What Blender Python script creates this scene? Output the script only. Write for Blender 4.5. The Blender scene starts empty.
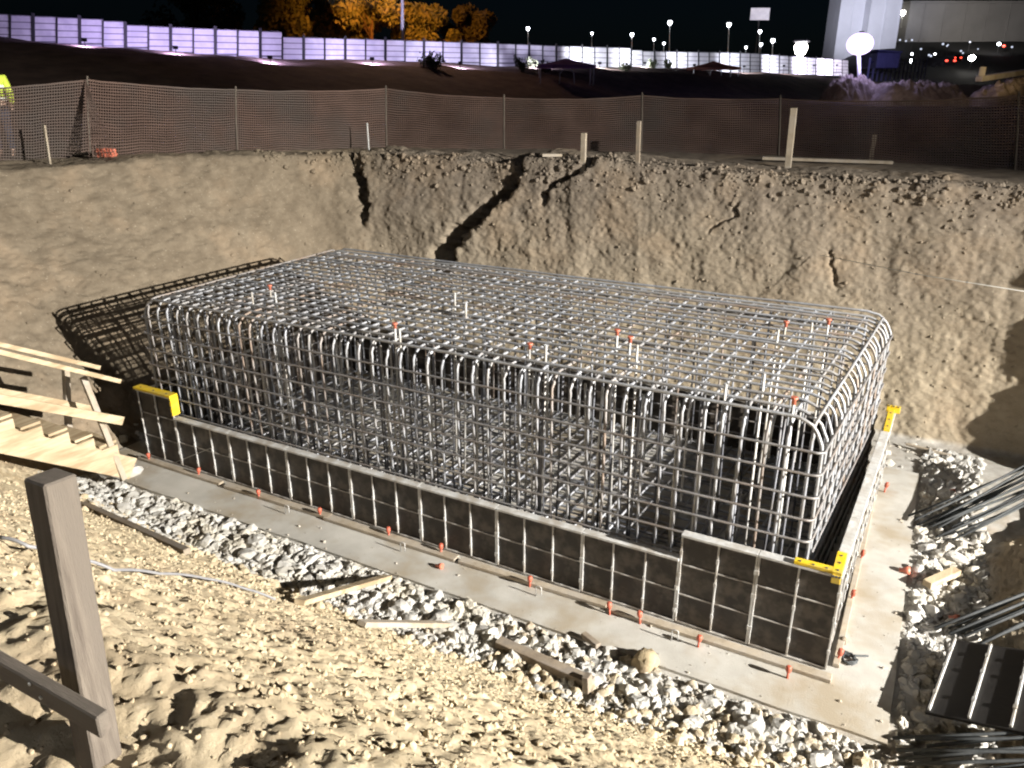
import bpy, math, random
import numpy as np
from mathutils import Vector, Matrix, noise as mnoise
R = math.radians
random.seed(7); rng = np.random.default_rng(7)
scene = bpy.context.scene
COL = scene.collection

# ------------------------------------------------------------------ camera
CAM = Vector((0.2, -6.35, 5.0)); PITCH = R(21.1); YAW = R(28.5); FPX = 780.0
cd = bpy.data.cameras.new('camera'); cam = bpy.data.objects.new('camera', cd); COL.objects.link(cam)
cam.location = CAM; cam.rotation_euler = (math.pi/2-PITCH, 0, YAW)
cd.sensor_width = 36; cd.lens = 36*FPX/1024; cd.clip_end = 3000; cd.clip_start = 0.05
scene.camera = cam
CY, SY, CP, SP = math.cos(YAW), math.sin(YAW), math.cos(PITCH), math.sin(PITCH)
FWD = Vector((-SY, CY, 0)); RGT = Vector((CY, SY, 0))
def ray(u, v):
    x = (u-512)/FPX; y = -(v-384)/FPX
    f = CP + y*SP; z = -SP + y*CP
    return RGT*x + FWD*f + Vector((0, 0, z))
def far(u, v, D):                 # a point at horizontal distance D ahead
    r = ray(u, v); return CAM + r*(D/r.dot(FWD))
def onz(u, v, z):
    r = ray(u, v); return CAM + r*((z-CAM.z)/r.z)
def LD(L, D, z=0.0):              # lateral, ahead -> world
    p = CAM + RGT*L + FWD*D; p.z = z; return p

# ------------------------------------------------------------------ noise (numpy)
def _h(ix, iy, iz, seed):
    h = (ix*374761393 + iy*668265263 + iz*2147483647 + seed*974634721) & 0xFFFFFFFF
    h = ((h ^ (h >> 13))*1274126177) & 0xFFFFFFFF
    h = ((h ^ (h >> 16))*2246822519) & 0xFFFFFFFF
    return ((h ^ (h >> 15)) & 0xFFFFFF)/float(0xFFFFFF)
def vnoise(p, seed=0):
    i = np.floor(p).astype(np.int64); f = p-i; f = f*f*(3-2*f)
    r = 0
    for dx in (0, 1):
        wx = f[:, 0] if dx else 1-f[:, 0]
        for dy in (0, 1):
            wy = f[:, 1] if dy else 1-f[:, 1]
            for dz in (0, 1):
                wz = f[:, 2] if dz else 1-f[:, 2]
                r = r + _h(i[:, 0]+dx, i[:, 1]+dy, i[:, 2]+dz, seed)*wx*wy*wz
    return r*2-1
def fbm(p, octs=4, seed=0, gain=.5):
    a = 1.0; s = 0; q = p.copy()
    for o in range(octs):
        s = s + a*vnoise(q, seed+o*17); a *= gain; q = q*2.03 + 11.7
    return s
def worley(p, seed=0):
    i = np.floor(p).astype(np.int64); best = np.full(len(p), 9.0); bid = np.zeros(len(p))
    for dx in (-1, 0, 1):
        for dy in (-1, 0, 1):
            for dz in (-1, 0, 1):
                jx, jy, jz = i[:, 0]+dx, i[:, 1]+dy, i[:, 2]+dz
                qx = jx+_h(jx, jy, jz, seed)-p[:, 0]; qy = jy+_h(jx, jy, jz, seed+5)-p[:, 1]; qz = jz+_h(jx, jy, jz, seed+9)-p[:, 2]
                d = qx*qx+qy*qy+qz*qz; m = d < best
                best = np.where(m, d, best); bid = np.where(m, _h(jx, jy, jz, seed+3), bid)
    return np.sqrt(best), bid
def sstep(x):
    x = np.clip(x, 0, 1); return x*x*(3-2*x)

# ------------------------------------------------------------------ materials
def mat(name, c1, c2=None, rough=.8, scale=6.0, bump=.0, bscale=40.0, metal=0.0, spec=None, c3=None, s3=1.2, stretch=None, detail=6.0):
    m = bpy.data.materials.new(name); m.use_nodes = True; nt = m.node_tree; N = nt.nodes; L = nt.links
    b = N['Principled BSDF']; b.inputs['Roughness'].default_value = rough; b.inputs['Metallic'].default_value = metal
    if spec is not None: b.inputs['Specular IOR Level'].default_value = spec
    tc = N.new('ShaderNodeTexCoord'); vec = tc.outputs['Object']
    if stretch:
        mp = N.new('ShaderNodeMapping'); mp.inputs['Scale'].default_value = stretch; L.new(vec, mp.inputs['Vector']); vec = mp.outputs['Vector']
    def noise(s, d=detail):
        n = N.new('ShaderNodeTexNoise'); n.inputs['Scale'].default_value = s; n.inputs['Detail'].default_value = d; n.inputs['Roughness'].default_value = .6
        L.new(vec, n.inputs['Vector']); return n
    n1 = noise(scale); r = N.new('ShaderNodeValToRGB'); L.new(n1.outputs['Fac'], r.inputs['Fac'])
    r.color_ramp.elements[0].position = .32; r.color_ramp.elements[1].position = .68
    r.color_ramp.elements[0].color = (*c1, 1); r.color_ramp.elements[1].color = (*(c2 or c1), 1)
    out = r.outputs['Color']
    if c3:
        n3 = noise(s3, 4); r3 = N.new('ShaderNodeValToRGB'); L.new(n3.outputs['Fac'], r3.inputs['Fac'])
        r3.color_ramp.elements[0].position = .45; r3.color_ramp.elements[1].position = .62
        r3.color_ramp.elements[0].color = (0, 0, 0, 1); r3.color_ramp.elements[1].color = (1, 1, 1, 1)
        mx = N.new('ShaderNodeMixRGB'); L.new(r3.outputs['Color'], mx.inputs['Fac']); L.new(out, mx.inputs['Color1']); mx.inputs['Color2'].default_value = (*c3, 1); out = mx.outputs['Color']
    L.new(out, b.inputs['Base Color'])
    if bump:
        nb = noise(bscale); bp = N.new('ShaderNodeBump'); bp.inputs['Strength'].default_value = .9; bp.inputs['Distance'].default_value = bump
        L.new(nb.outputs['Fac'], bp.inputs['Height']); L.new(bp.outputs['Normal'], b.inputs['Normal'])
    return m
def emit(name, col, s):
    m = bpy.data.materials.new(name); m.use_nodes = True; nt = m.node_tree
    b = nt.nodes['Principled BSDF']; b.inputs['Base Color'].default_value = (.5, .5, .5, 1)
    b.inputs['Emission Color'].default_value = (*col, 1); b.inputs['Emission Strength'].default_value = s
    return m
def soil_mat():
    m = bpy.data.materials.new('soil'); m.use_nodes = True; nt = m.node_tree; N = nt.nodes; L = nt.links
    b = N['Principled BSDF']; b.inputs['Roughness'].default_value = .95; b.inputs['Specular IOR Level'].default_value = .15
    tc = N.new('ShaderNodeTexCoord'); vec = tc.outputs['Object']
    def noise(s, d=6, rg=.6):
        n = N.new('ShaderNodeTexNoise'); n.inputs['Scale'].default_value = s; n.inputs['Detail'].default_value = d; n.inputs['Roughness'].default_value = rg
        L.new(vec, n.inputs['Vector']); return n.outputs['Fac']
    def ramp(f, p0, p1, a, c):
        r = N.new('ShaderNodeValToRGB'); L.new(f, r.inputs['Fac']); e = r.color_ramp.elements
        e[0].position = p0; e[1].position = p1; e[0].color = (*a, 1); e[1].color = (*c, 1); return r.outputs['Color']
    def mix(f, a, c, t='MIX'):
        x = N.new('ShaderNodeMixRGB'); x.blend_type = t
        if isinstance(f, float): x.inputs['Fac'].default_value = f
        else: L.new(f, x.inputs['Fac'])
        for i, k in ((a, 'Color1'), (c, 'Color2')):
            if isinstance(i, tuple): x.inputs[k].default_value = (*i, 1)
            else: L.new(i, x.inputs[k])
        return x.outputs['Color']
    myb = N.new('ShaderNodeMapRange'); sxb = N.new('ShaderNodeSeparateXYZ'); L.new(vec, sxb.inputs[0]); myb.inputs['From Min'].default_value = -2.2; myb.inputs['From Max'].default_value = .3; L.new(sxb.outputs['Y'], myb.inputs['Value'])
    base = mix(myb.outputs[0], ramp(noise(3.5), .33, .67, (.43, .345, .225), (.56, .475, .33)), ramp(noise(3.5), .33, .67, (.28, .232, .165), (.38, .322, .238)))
    # grey-brown made ground in the upper metre of the cut, yellow clay under it
    sx = N.new('ShaderNodeSeparateXYZ'); L.new(vec, sx.inputs[0])
    ad = N.new('ShaderNodeMath'); ad.operation = 'MULTIPLY_ADD'; L.new(noise(.6, 5), ad.inputs[0]); ad.inputs[1].default_value = 2.6; L.new(sx.outputs['Z'], ad.inputs[2])
    fac = ramp(ad.outputs[0], 0, 1, (0, 0, 0), (1, 1, 1))
    mr = N.new('ShaderNodeMapRange'); mr.inputs['From Min'].default_value = 2.0; mr.inputs['From Max'].default_value = 5.0; L.new(ad.outputs[0], mr.inputs['Value'])
    # only the far side of the pit shows the made ground
    my = N.new('ShaderNodeMapRange'); my.inputs['From Min'].default_value = -3.0; my.inputs['From Max'].default_value = -.5; L.new(sx.outputs['Y'], my.inputs['Value'])
    mm = N.new('ShaderNodeMath'); mm.operation = 'MULTIPLY'; L.new(mr.outputs[0], mm.inputs[0]); L.new(my.outputs[0], mm.inputs[1])
    upper = ramp(noise(5), .35, .68, (.14, .115, .092), (.22, .185, .147))
    c = mix(mm.outputs[0], base, upper)
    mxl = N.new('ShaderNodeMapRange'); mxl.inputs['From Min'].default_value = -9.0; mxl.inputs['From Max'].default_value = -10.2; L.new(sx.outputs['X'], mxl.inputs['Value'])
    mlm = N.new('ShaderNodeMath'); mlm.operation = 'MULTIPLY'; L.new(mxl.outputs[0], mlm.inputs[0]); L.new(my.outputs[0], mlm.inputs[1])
    mfl = N.new('ShaderNodeMapRange'); mfl.inputs['From Min'].default_value = .06; mfl.inputs['From Max'].default_value = -.02; L.new(sx.outputs['Z'], mfl.inputs['Value'])
    c = mix(mfl.outputs[0], c, ramp(noise(7), .35, .68, (.30, .285, .255), (.45, .435, .41)))
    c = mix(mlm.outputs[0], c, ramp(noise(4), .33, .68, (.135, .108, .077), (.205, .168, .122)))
    patch = ramp(noise(.9, 4), .5, .66, (0, 0, 0), (1, 1, 1))
    c = mix(patch, c, mix(.45, c, (.33, .25, .17)))
    speck = ramp(noise(30, 3), .63, .72, (0, 0, 0), (1, 1, 1))
    c = mix(speck, c, mix(.5, c, (.46, .40, .31)))
    dark = ramp(noise(24, 5, .7), .28, .40, (.68, .68, .68), (1, 1, 1))
    c = mix(1.0, c, dark, 'MULTIPLY')
    # dark scrub land far behind
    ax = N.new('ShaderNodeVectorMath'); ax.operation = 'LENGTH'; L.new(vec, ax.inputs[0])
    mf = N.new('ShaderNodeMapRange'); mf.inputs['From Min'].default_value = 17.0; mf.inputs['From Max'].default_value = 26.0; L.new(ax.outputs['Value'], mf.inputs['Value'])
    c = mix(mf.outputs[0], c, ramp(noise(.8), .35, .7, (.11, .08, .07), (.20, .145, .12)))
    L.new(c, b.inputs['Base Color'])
    bp = N.new('ShaderNodeBump'); bp.inputs['Strength'].default_value = .8; bp.inputs['Distance'].default_value = .022
    L.new(noise(55, 9, .75), bp.inputs['Height']); bp.inputs['Distance'].default_value = .013
    bq = N.new('ShaderNodeBump'); bq.inputs['Strength'].default_value = .32; bq.inputs['Distance'].default_value = .018
    L.new(noise(13, 9, .78), bq.inputs['Height']); L.new(bq.outputs['Normal'], bp.inputs['Normal']); L.new(bp.outputs['Normal'], b.inputs['Normal'])
    return m
M = {}
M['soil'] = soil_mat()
M['clod'] = mat('clod', (.30, .24, .15), (.44, .36, .235), .95, 9, .012, 60, spec=.15, c3=(.24, .185, .125), s3=1.1)
M['mound'] = mat('mound_earth', (.17, .135, .115), (.29, .24, .205), .95, 2.5, .05, 12, c3=(.13, .10, .085), s3=.8)
M['concrete'] = mat('lean_concrete', (.34, .325, .295), (.46, .445, .41), .85, 2.2, .004, 60, c3=(.30, .255, .19), s3=1.0)
M['rubble'] = mat('rubble', (.33, .32, .30), (.47, .46, .435), .92, 5, .010, 30, c3=(.40, .37, .31), s3=1.4)
M['steel'] = mat('rebar_steel', (.22, .23, .255), (.37, .38, .41), .45, 14, .003, 120, metal=.2, c3=(.27, .26, .255), s3=2.5)
M['rusty_steel'] = mat('rusty_rebar', (.22, .205, .20), (.34, .32, .31), .55, 14, .003, 120, metal=.15, c3=(.26, .20, .16), s3=1.8)
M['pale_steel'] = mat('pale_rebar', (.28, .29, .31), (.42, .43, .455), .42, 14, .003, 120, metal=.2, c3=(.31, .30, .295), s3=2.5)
M['shaded_ring_steel'] = mat('shaded_ring_rebar', (.15, .145, .145), (.27, .265, .27), .5, 14, .003, 120, metal=.2, c3=(.19, .165, .15), s3=2.5)  # darker steel copy, shade on the front rings put into the colour
M['shaded_steel'] = mat('shaded_rebar', (.10, .105, .125), (.19, .195, .22), .5, 14, .003, 120, metal=.2, c3=(.14, .13, .125), s3=2.5)  # interior bars: shade inside the cage put into the steel colour
M['dark_steel'] = mat('dark_rebar', (.030, .034, .036), (.055, .06, .063), .8, 14, .003, 120, metal=.0)  # bar bundles use this darker copy, bank shade put into their steel
M['film'] = mat('film_faced_board', (.015, .012, .010), (.028, .022, .018), .5, 3.0, .002, 30, c3=(.075, .062, .05), s3=5)
M['film_shaded'] = mat('shaded_film_board', (.007, .006, .006), (.014, .012, .011), .6, 3.0, .002, 30)  # copy of the film board with the right bank's shade in its colour
M['panel_metal'] = mat('panel_frame_metal', (.40, .40, .395), (.62, .62, .61), .55, 9, .002, 50, metal=.1, c3=(.36, .33, .29), s3=4)
M['cross_metal'] = mat('panel_cross_metal', (.30, .28, .26), (.50, .48, .45), .6, 9, .002, 50, c3=(.14, .12, .10), s3=5)
M['yellow'] = mat('yellow_paint', (.62, .42, .012), (.74, .52, .02), .5, 7, .002, 40, c3=(.50, .36, .06), s3=6)
M['orange'] = mat('orange_plastic', (.42, .115, .07), (.56, .18, .115), .45, 20)
M['red_pin'] = mat('red_pin', (.34, .075, .045), (.50, .12, .07), .55, 20)
M['wood'] = mat('sawn_pine', (.38, .30, .19), (.50, .41, .28), .78, 3.0, .003, 30, stretch=(7, 1.0, 7), c3=(.30, .22, .13), s3=1.2)
M['old_wood'] = mat('weathered_timber', (.17, .135, .10), (.30, .245, .18), .85, 8.0, .004, 40, c3=(.22, .19, .16), s3=3)
M['grey_wood'] = mat('muddy_timber', (.25, .205, .15), (.40, .34, .26), .88, 8.0, .004, 40, c3=(.34, .30, .25), s3=3)
M['net'] = mat('debris_net', (.088, .054, .042), (.122, .076, .060), .85, 3, c3=(.085, .066, .057), s3=.6)
M['cable'] = mat('grey_cable', (.16, .16, .17), (.25, .25, .26), .6, 5)
M['string'] = mat('string', (.5, .5, .48), (.6, .6, .58), .8, 5)
M['post_wood'] = mat('grey_post_timber', (.075, .06, .048), (.155, .13, .105), .9, 4.0, .004, 30, stretch=(12, 12, 1.0), c3=(.11, .092, .075), s3=.8)
M['rail_wood'] = mat('dark_rail_timber', (.09, .075, .06), (.17, .14, .115), .9, 4.0, .004, 30, stretch=(1.0, 12, 12), c3=(.13, .11, .09), s3=.8)
M['white_stake'] = mat('white_stake', (.55, .55, .54), (.7, .7, .68), .7, 9)
M['hoarding'] = mat('hoarding_sheet', (.62, .61, .64), (.76, .75, .78), .55, 1.3, c3=(.56, .55, .60), s3=.7)
M['backing'] = mat('hoarding_backing', (.13, .12, .15), (.18, .17, .20), .7, 1.0)
M['post_dark'] = mat('dark_post', (.018, .018, .02), (.032, .032, .035), .6, 4)
M['bark'] = mat('bark', (.07, .05, .035), (.13, .10, .07), .9, 6, .02, 20)
M['leaf'] = mat('leaf', (.05, .075, .025), (.11, .12, .045), .7, 1.5)
M['leaf_dark'] = mat('leaf_dark', (.03, .04, .018), (.06, .065, .03), .8, 1.5)
M['canvas_red'] = mat('canvas_red', (.20, .07, .05), (.26, .10, .07), .8, 2)
M['canvas_purple'] = mat('canvas_purple', (.30, .18, .48), (.36, .23, .56), .8, 2)
for k_ in ('canvas_red', 'canvas_purple'):
    nt_ = M[k_].node_tree; b_ = nt_.nodes['Principled BSDF']; tr_ = nt_.nodes.new('ShaderNodeBsdfTranslucent'); mx_ = nt_.nodes.new('ShaderNodeMixShader'); mx_.inputs[0].default_value = .55
    nt_.links.new(b_.inputs['Base Color'].links[0].from_socket, tr_.inputs['Color']); o_ = nt_.nodes['Material Output']
    nt_.links.new(b_.outputs[0], mx_.inputs[1]); nt_.links.new(tr_.outputs[0], mx_.inputs[2]); nt_.links.new(mx_.outputs[0], o_.inputs['Surface'])
M['white_paint'] = mat('white_paint', (.66, .66, .66), (.78, .78, .78), .5, 4)
M['tower_wall'] = mat('tower_wall', (.60, .60, .64), (.72, .72, .76), .6, .15)
M['hall_wall'] = mat('hall_wall', (.20, .195, .19), (.26, .255, .25), .8, .1)
M['hills'] = mat('hill_scrub', (.006, .006, .007), (.014, .014, .014), .95, .05, c3=(.010, .010, .010), s3=.2)
M['blue_fence'] = mat('blue_steel', (.05, .055, .10), (.075, .08, .135), .6, 3)
M['hivis'] = mat('hivis', (.50, .62, .05), (.60, .72, .08), .7, 8)
M['reflect'] = mat('reflective_tape', (.6, .6, .58), (.72, .72, .70), .4, 8)
M['trousers'] = mat('trousers', (.03, .035, .06), (.05, .055, .085), .85, 12)
M['skin'] = mat('skin', (.42, .27, .20), (.48, .32, .24), .55, 12)
M['glow_white'] = emit('lamp_white', (.90, .93, 1.0), 14)
M['glow_blue'] = emit('lamp_blue', (.78, .62, 1.0), 2.0)
M['glow_hot'] = emit('lamp_hot', (1.0, .95, .86), 40)
M['glow_warm'] = emit('lamp_warm', (1.0, .75, .45), 4)
M['glow_red'] = emit('lamp_red', (1.0, .06, .03), 5)
M['glow_dim'] = emit('lamp_dim', (.75, .82, 1.0), 1.0)
M['glow_sodium'] = emit('lamp_sodium', (1.0, .45, .08), 20)

# ------------------------------------------------------------------ mesh builder
class MB:
    def __init__(s): s.v = []; s.f = []
    def add(s, vs, fs):
        o = len(s.v); s.v += [tuple(p) for p in vs]; s.f += [tuple(i+o for i in f) for f in fs]; return s
    def box(s, c, size, rot=None, ch=0.0):
        hx, hy, hz = size[0]/2, size[1]/2, size[2]/2; c = Vector(c); rot = rot or Matrix.Identity(3)
        if ch <= 0:
            vs = [c+rot@Vector((x*hx, y*hy, z*hz)) for x in (-1, 1) for y in (-1, 1) for z in (-1, 1)]
            return s.add(vs, [(0, 1, 3, 2), (4, 6, 7, 5), (0, 4, 5, 1), (2, 3, 7, 6), (0, 2, 6, 4), (1, 5, 7, 3)])
        vs = []; idx = {}
        for x in (-1, 1):
            for y in (-1, 1):
                for z in (-1, 1):
                    for a in range(3):
                        p = [x*hx, y*hy, z*hz]
                        for b in range(3):
                            if b != a: p[b] -= (x, y, z)[b]*ch
                        idx[(x, y, z, a)] = len(vs); vs.append(c+rot@Vector(p))
        fs = []
        for a in range(3):
            b, d = (a+1) % 3, (a+2) % 3
            for sg in (-1, 1):
                q = []
                for (p, r) in ((-1, -1), (1, -1), (1, 1), (-1, 1)):
                    k = [0, 0, 0]; k[a] = sg; k[b] = p; k[d] = r; q.append(idx[(*k, a)])
                fs.append(tuple(q if sg > 0 else q[::-1]))
            for p in (-1, 1):
                for r in (-1, 1):
                    k0 = [0, 0, 0]; k1 = [0, 0, 0]; k0[a] = -1; k1[a] = 1; k0[b] = k1[b] = p; k0[d] = k1[d] = r
                    fs.append((idx[(*k0, b)], idx[(*k1, b)], idx[(*k1, d)], idx[(*k0, d)]))
        for x in (-1, 1):
            for y in (-1, 1):
                for z in (-1, 1): fs.append(tuple(idx[(x, y, z, a)] for a in range(3)))
        return s.add(vs, fs)
    def beam(s, a, b, w, h, up=(0, 0, 1), ch=.004, jag=0):      # rectangular timber from a to b
        a = Vector(a); b = Vector(b); d = (b-a); L_ = d.length; d.normalize(); up = Vector(up)
        if abs(d.dot(up)) > .98: up = Vector((0, 1, 0))
        y = up.cross(d).normalized(); z = d.cross(y)
        rot = Matrix((d, y, z)).transposed()
        return s.box((a+b)/2, (L_, w, h), rot, ch)
    def tube(s, pts, r, n=7, cap=True):
        pts = [Vector(p) for p in pts]; N = len(pts); o = len(s.v)
        t0 = (pts[1]-pts[0]).normalized(); ref = Vector((0, 0, 1)) if abs(t0.z) < .9 else Vector((1, 0, 0))
        nrm = t0.cross(ref).normalized(); prev = t0; rr = r if isinstance(r, (list, tuple)) else [r]*N
        for i, p in enumerate(pts):
            t = (pts[min(i+1, N-1)]-pts[max(i-1, 0)]).normalized()
            ax = prev.cross(t)
            if ax.length > 1e-6: nrm = Matrix.Rotation(prev.angle(t), 3, ax)@nrm
            prev = t; bn = t.cross(nrm)
            for k in range(n):
                an = 2*math.pi*k/n; s.v.append(tuple(p+(nrm*math.cos(an)+bn*math.sin(an))*rr[i]))
        for i in range(N-1):
            for k in range(n):
                s.f.append((o+i*n+k, o+i*n+(k+1) % n, o+(i+1)*n+(k+1) % n, o+(i+1)*n+k))
        if cap:
            s.f.append(tuple(o+k for k in range(n))[::-1]); s.f.append(tuple(o+(N-1)*n+k for k in range(n)))
        return s
    def build(s, name, m, parent=None, origin=(0, 0, 0), smooth=False):
        o0 = Vector(origin)
        me = bpy.data.meshes.new(name); me.from_pydata([tuple(Vector(p)-o0) for p in s.v], [], s.f)
        ms = m if isinstance(m, list) else [m]
        for q in ms: me.materials.append(q)
        if smooth: me.polygons.foreach_set('use_smooth', [len(f_) == 4 for f_ in s.f])
        me.update()
        ob = bpy.data.objects.new(name, me); COL.objects.link(ob)
        if parent: ob.parent = parent
        else: ob.location = o0
        return ob
def tag(o, label=None, cat=None, group=None, kind=None):
    if label: o['label'] = label
    if cat: o['category'] = cat
    if group: o['group'] = group
    if kind: o['kind'] = kind
    return o
def empty(name, loc, rz=0.0):
    o = bpy.data.objects.new(name, None); COL.objects.link(o); o.location = loc; o.rotation_euler = (0, 0, rz); o.empty_display_size = .1
    return o
def copy_tree(o, parent=None):
    c = o.copy(); COL.objects.link(c)
    if parent: c.parent = parent
    for ch in list(o.children): copy_tree(ch, c)
    return c
def npmesh(name, v, f, m, smooth=True, origin=(0, 0, 0)):
    v = np.asarray(v, dtype=np.float32)-np.asarray(origin, dtype=np.float32); f = np.asarray(f, dtype=np.int32); k = f.shape[1]
    me = bpy.data.meshes.new(name); me.vertices.add(len(v)); me.vertices.foreach_set('co', v.ravel())
    me.loops.add(f.size); me.loops.foreach_set('vertex_index', f.ravel())
    me.polygons.add(len(f)); me.polygons.foreach_set('loop_start', np.arange(0, f.size, k, dtype=np.int32))
    me.polygons.foreach_set('use_smooth', np.full(len(f), smooth))
    me.materials.append(m); me.update(calc_edges=True); me.validate()
    o = bpy.data.objects.new(name, me); COL.objects.link(o); o.location = origin; return o
def bend(pts, r, n=5):                 # round the corners of a polyline
    pts = [Vector(p) for p in pts]; out = [pts[0]]
    for i in range(1, len(pts)-1):
        a, b, c = pts[i-1], pts[i], pts[i+1]; d0 = (a-b).normalized(); d1 = (c-b).normalized()
        for k in range(n+1):
            an = k/n*math.pi/2; out.append(b+d0*r*(1-math.sin(an))+d1*r*(1-math.cos(an)))
    out.append(pts[-1]); return out

# ------------------------------------------------------------------ ground: one sheet, pit floor to horizon
ST = [  # foot x,y,z     rim x,y,z
 (1.22, -.95, -.02, 1.9, -1.5, .34), (.60, -1.32, -.01, 2.20, -4.60, 3.00), (-1.0, -1.38, -.01, -.5, -5.15, 3.32),
 (-3.0, -1.40, -.01, -3.0, -5.12, 3.34), (-5.5, -1.40, -.01, -5.5, -5.08, 3.38), (-7.8, -1.32, -.01, -8.0, -5.0, 3.4),
 (-9.1, -1.08, -.06, -10.4, -4.6, 3.5), (-9.72, -.5, -.06, -12.8, -2.6, 3.6), (-9.75, 1.0, -.08, -13.3, 1.0, 3.7),
 (-9.72, 3.2, -.08, -12.3, 3.8, 3.7), (-9.65, 5.0, -.08, -10.9, 5.75, 3.7), (-9.0, 5.65, -.08, -9.9, 6.2, 3.7),
 (-6.5, 5.80, -.08, -6.7, 6.4, 3.7), (-3.0, 5.85, -.08, -3.1, 6.5, 3.7), (0, 5.9, -.06, -.1, 6.6, 3.65),
 (2.2, 5.95, -.04, 2.4, 6.65, 3.6), (2.85, 5.87, -.02, 3.05, 6.2, 3.5), (3.03, 5.48, -.02, 3.23, 5.62, 4.3),
 (2.4, 5.1, -.04, 3.28, 5.3, .4), (1.30, 3.0, -.02, 1.95, 3.0, .32), (1.22, 1.0, -.02, 1.88, 1.0, .30)]
DENS = [40, 64, 72, 72, 68, 56, 40, 34, 32, 32, 34, 44, 44, 44, 44, 44, 44, 30, 26, 26, 26]
S = np.array(ST, float); K = len(S); rows = []
for i in range(K):
    a, b = S[i], S[(i+1) % K]; ln = max(np.hypot(*(b-a)[:2]), np.hypot(*(b-a)[3:5])*.75)
    n = int(ln*DENS[i])+2
    rows.append(a[None]+(b-a)[None]*(np.arange(n)/n)[:, None])
SS = np.concatenate(rows); NS = len(SS)
def smooth_closed(A, sig):
    r = int(sig*3); k = np.exp(-.5*(np.arange(-r, r+1)/sig)**2); k /= k.sum()
    P = np.concatenate([A[-r:], A, A[:r]]); return np.stack([np.convolve(P[:, c], k, 'valid') for c in range(A.shape[1])], 1)
SS = smooth_closed(SS, 9)
F, Rm = SS[:, :3], SS[:, 3:]
CEN = np.array([-4.5, 2.3, -.1])
# rings
NF, NT = 16, 280
outd = np.concatenate([np.arange(1, 90)*.022, 1.96*1.13**np.arange(1, 50)])
G = []
for k in np.linspace(1, 0, NF, endpoint=False)**1.6:
    p = F*(1-k)+CEN[None]*k; p[:, 2] = -.035*min(1, k*8)+F[:, 2]*(1-min(1, k*8)); G.append(p)
for u in np.linspace(0, 1, NT, endpoint=False): G.append(F+(Rm-F)*u)
dr = Rm-CEN[None]; dr[:, 2] = 0; dr /= np.linalg.norm(dr, axis=1)[:, None]
DH_X = [-.9, -.6, -.33, .06, .3, .45, .8]; DH_Y = [52, 55, 58, 75, 98, 118, 150]; DH_Z = [8.2, 7.8, 6.6, 6.5, 6.35, 5.0, 3.6]
def farz(x, y):
    D = (x-CAM.x)*FWD.x+(y-CAM.y)*FWD.y; Lt = (x-CAM.x)*RGT.x+(y-CAM.y)*RGT.y
    q = np.where(D > 5, Lt/np.maximum(D, 5), 9.0)
    dh = np.interp(q, DH_X, DH_Y); zh = np.interp(q, DH_X, DH_Z)
    return np.where(D > 5, sstep((D-(dh-24))/23)*(zh-3.6), 0)
for d in np.concatenate([[0], outd]):
    p = Rm+dr*d; z0 = Rm[:, 2]
    p[:, 2] = z0+(3.6-z0)*np.minimum(1, max(0, d-.6)/16)+farz(p[:, 0], p[:, 1]); G.append(p)
G = np.array(G)                                     # (rings, NS, 3)
NR = len(G)
# round off crest and toe
for _ in range(26):
    G[NF-6:NF+NT+40] = G[NF-6:NF+NT+40]*.5+.25*(G[NF-7:NF+NT+39]+G[NF-5:NF+NT+41])
du = np.gradient(G, axis=0); dv = (np.roll(G, -1, 1)-np.roll(G, 1, 1))
nrm = np.cross(dv, du); ln = np.linalg.norm(nrm, axis=2, keepdims=True); nrm = np.where(ln > 1e-9, nrm/np.maximum(ln, 1e-9), np.array([0, 0, 1.]))
P = G.reshape(-1, 3); Nn = nrm.reshape(-1, 3)
if np.mean(Nn[NS*(NF+NT+20):NS*(NF+NT+30), 2]) < 0: Nn = -Nn
ring = np.repeat(np.arange(NR), NS)
wall = sstep((ring-NF+5)/12)*(1-sstep((ring-(NF+NT+60))/12))
farw = 1-sstep((np.linalg.norm(P-CEN, axis=1)-16)/20)
x, y, z = P[:, 0], P[:, 1], P[:, 2]
camd = np.linalg.norm(P-np.array(CAM), axis=1)
front = sstep((-y-.9)/1.2)*sstep((3-x)/1.5)          # near slope: loose tipped clay
hard = wall*(1-front)
disp = np.zeros(len(P))
sel = np.where(wall*farw > .01)[0]; Q = P[sel]
rb = 1-.7*sstep((Q[:, 0]-.7)/.5)*(Q[:, 1] < 5.0)
d = .075*fbm(Q*.6, 3, 1)*hard[sel]*rb+.035*fbm(Q*.6, 3, 2)*front[sel]
# digger-bucket furrows running down the cut faces
t_al = np.where(np.abs(Nn[sel, 0]) > np.abs(Nn[sel, 1]), Q[:, 1], Q[:, 0])
fur = vnoise(np.stack([t_al*2.6, Q[:, 2]*.35+t_al*.15, Q[:, 0]*.05], 1), 5)
fur2 = vnoise(np.stack([t_al*7.0+Q[:, 2]*1.0, Q[:, 2]*.9, Q[:, 1]*.3], 1), 6)
d += (.016*fur+.009*fur2)*hard[sel]
teeth = vnoise(np.stack([(Q[:, 0]*.6-Q[:, 1]*.8)*7.5+Q[:, 2]*1.2, Q[:, 2]*.5, Q[:, 0]*.2], 1), 15)
d += .035*teeth*hard[sel]*sstep((Q[:, 1]-2.5)/1.5)*sstep((-9.3-Q[:, 0])/.6)*sstep((Q[:, 2]-1.2)/1.0)
hard = hard.copy(); hs_ = hard[sel]*np.where((Q[:, 1] > 4.5) & (Q[:, 0] > -5.5), .42, 1.0)
rg = fbm(Q*3.2, 4, 8, .55); d += .022*rg*hs_+.011*fbm(Q*14, 3, 91, .6)*hard[sel]+.015*fbm(Q*15, 4, 92, .70)*front[sel]
d += .17*fbm(Q*2.6, 4, 55)*hard[sel]*sstep((Q[:, 0]-2.0)/.4)*(Q[:, 1] > 4.8)
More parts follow.
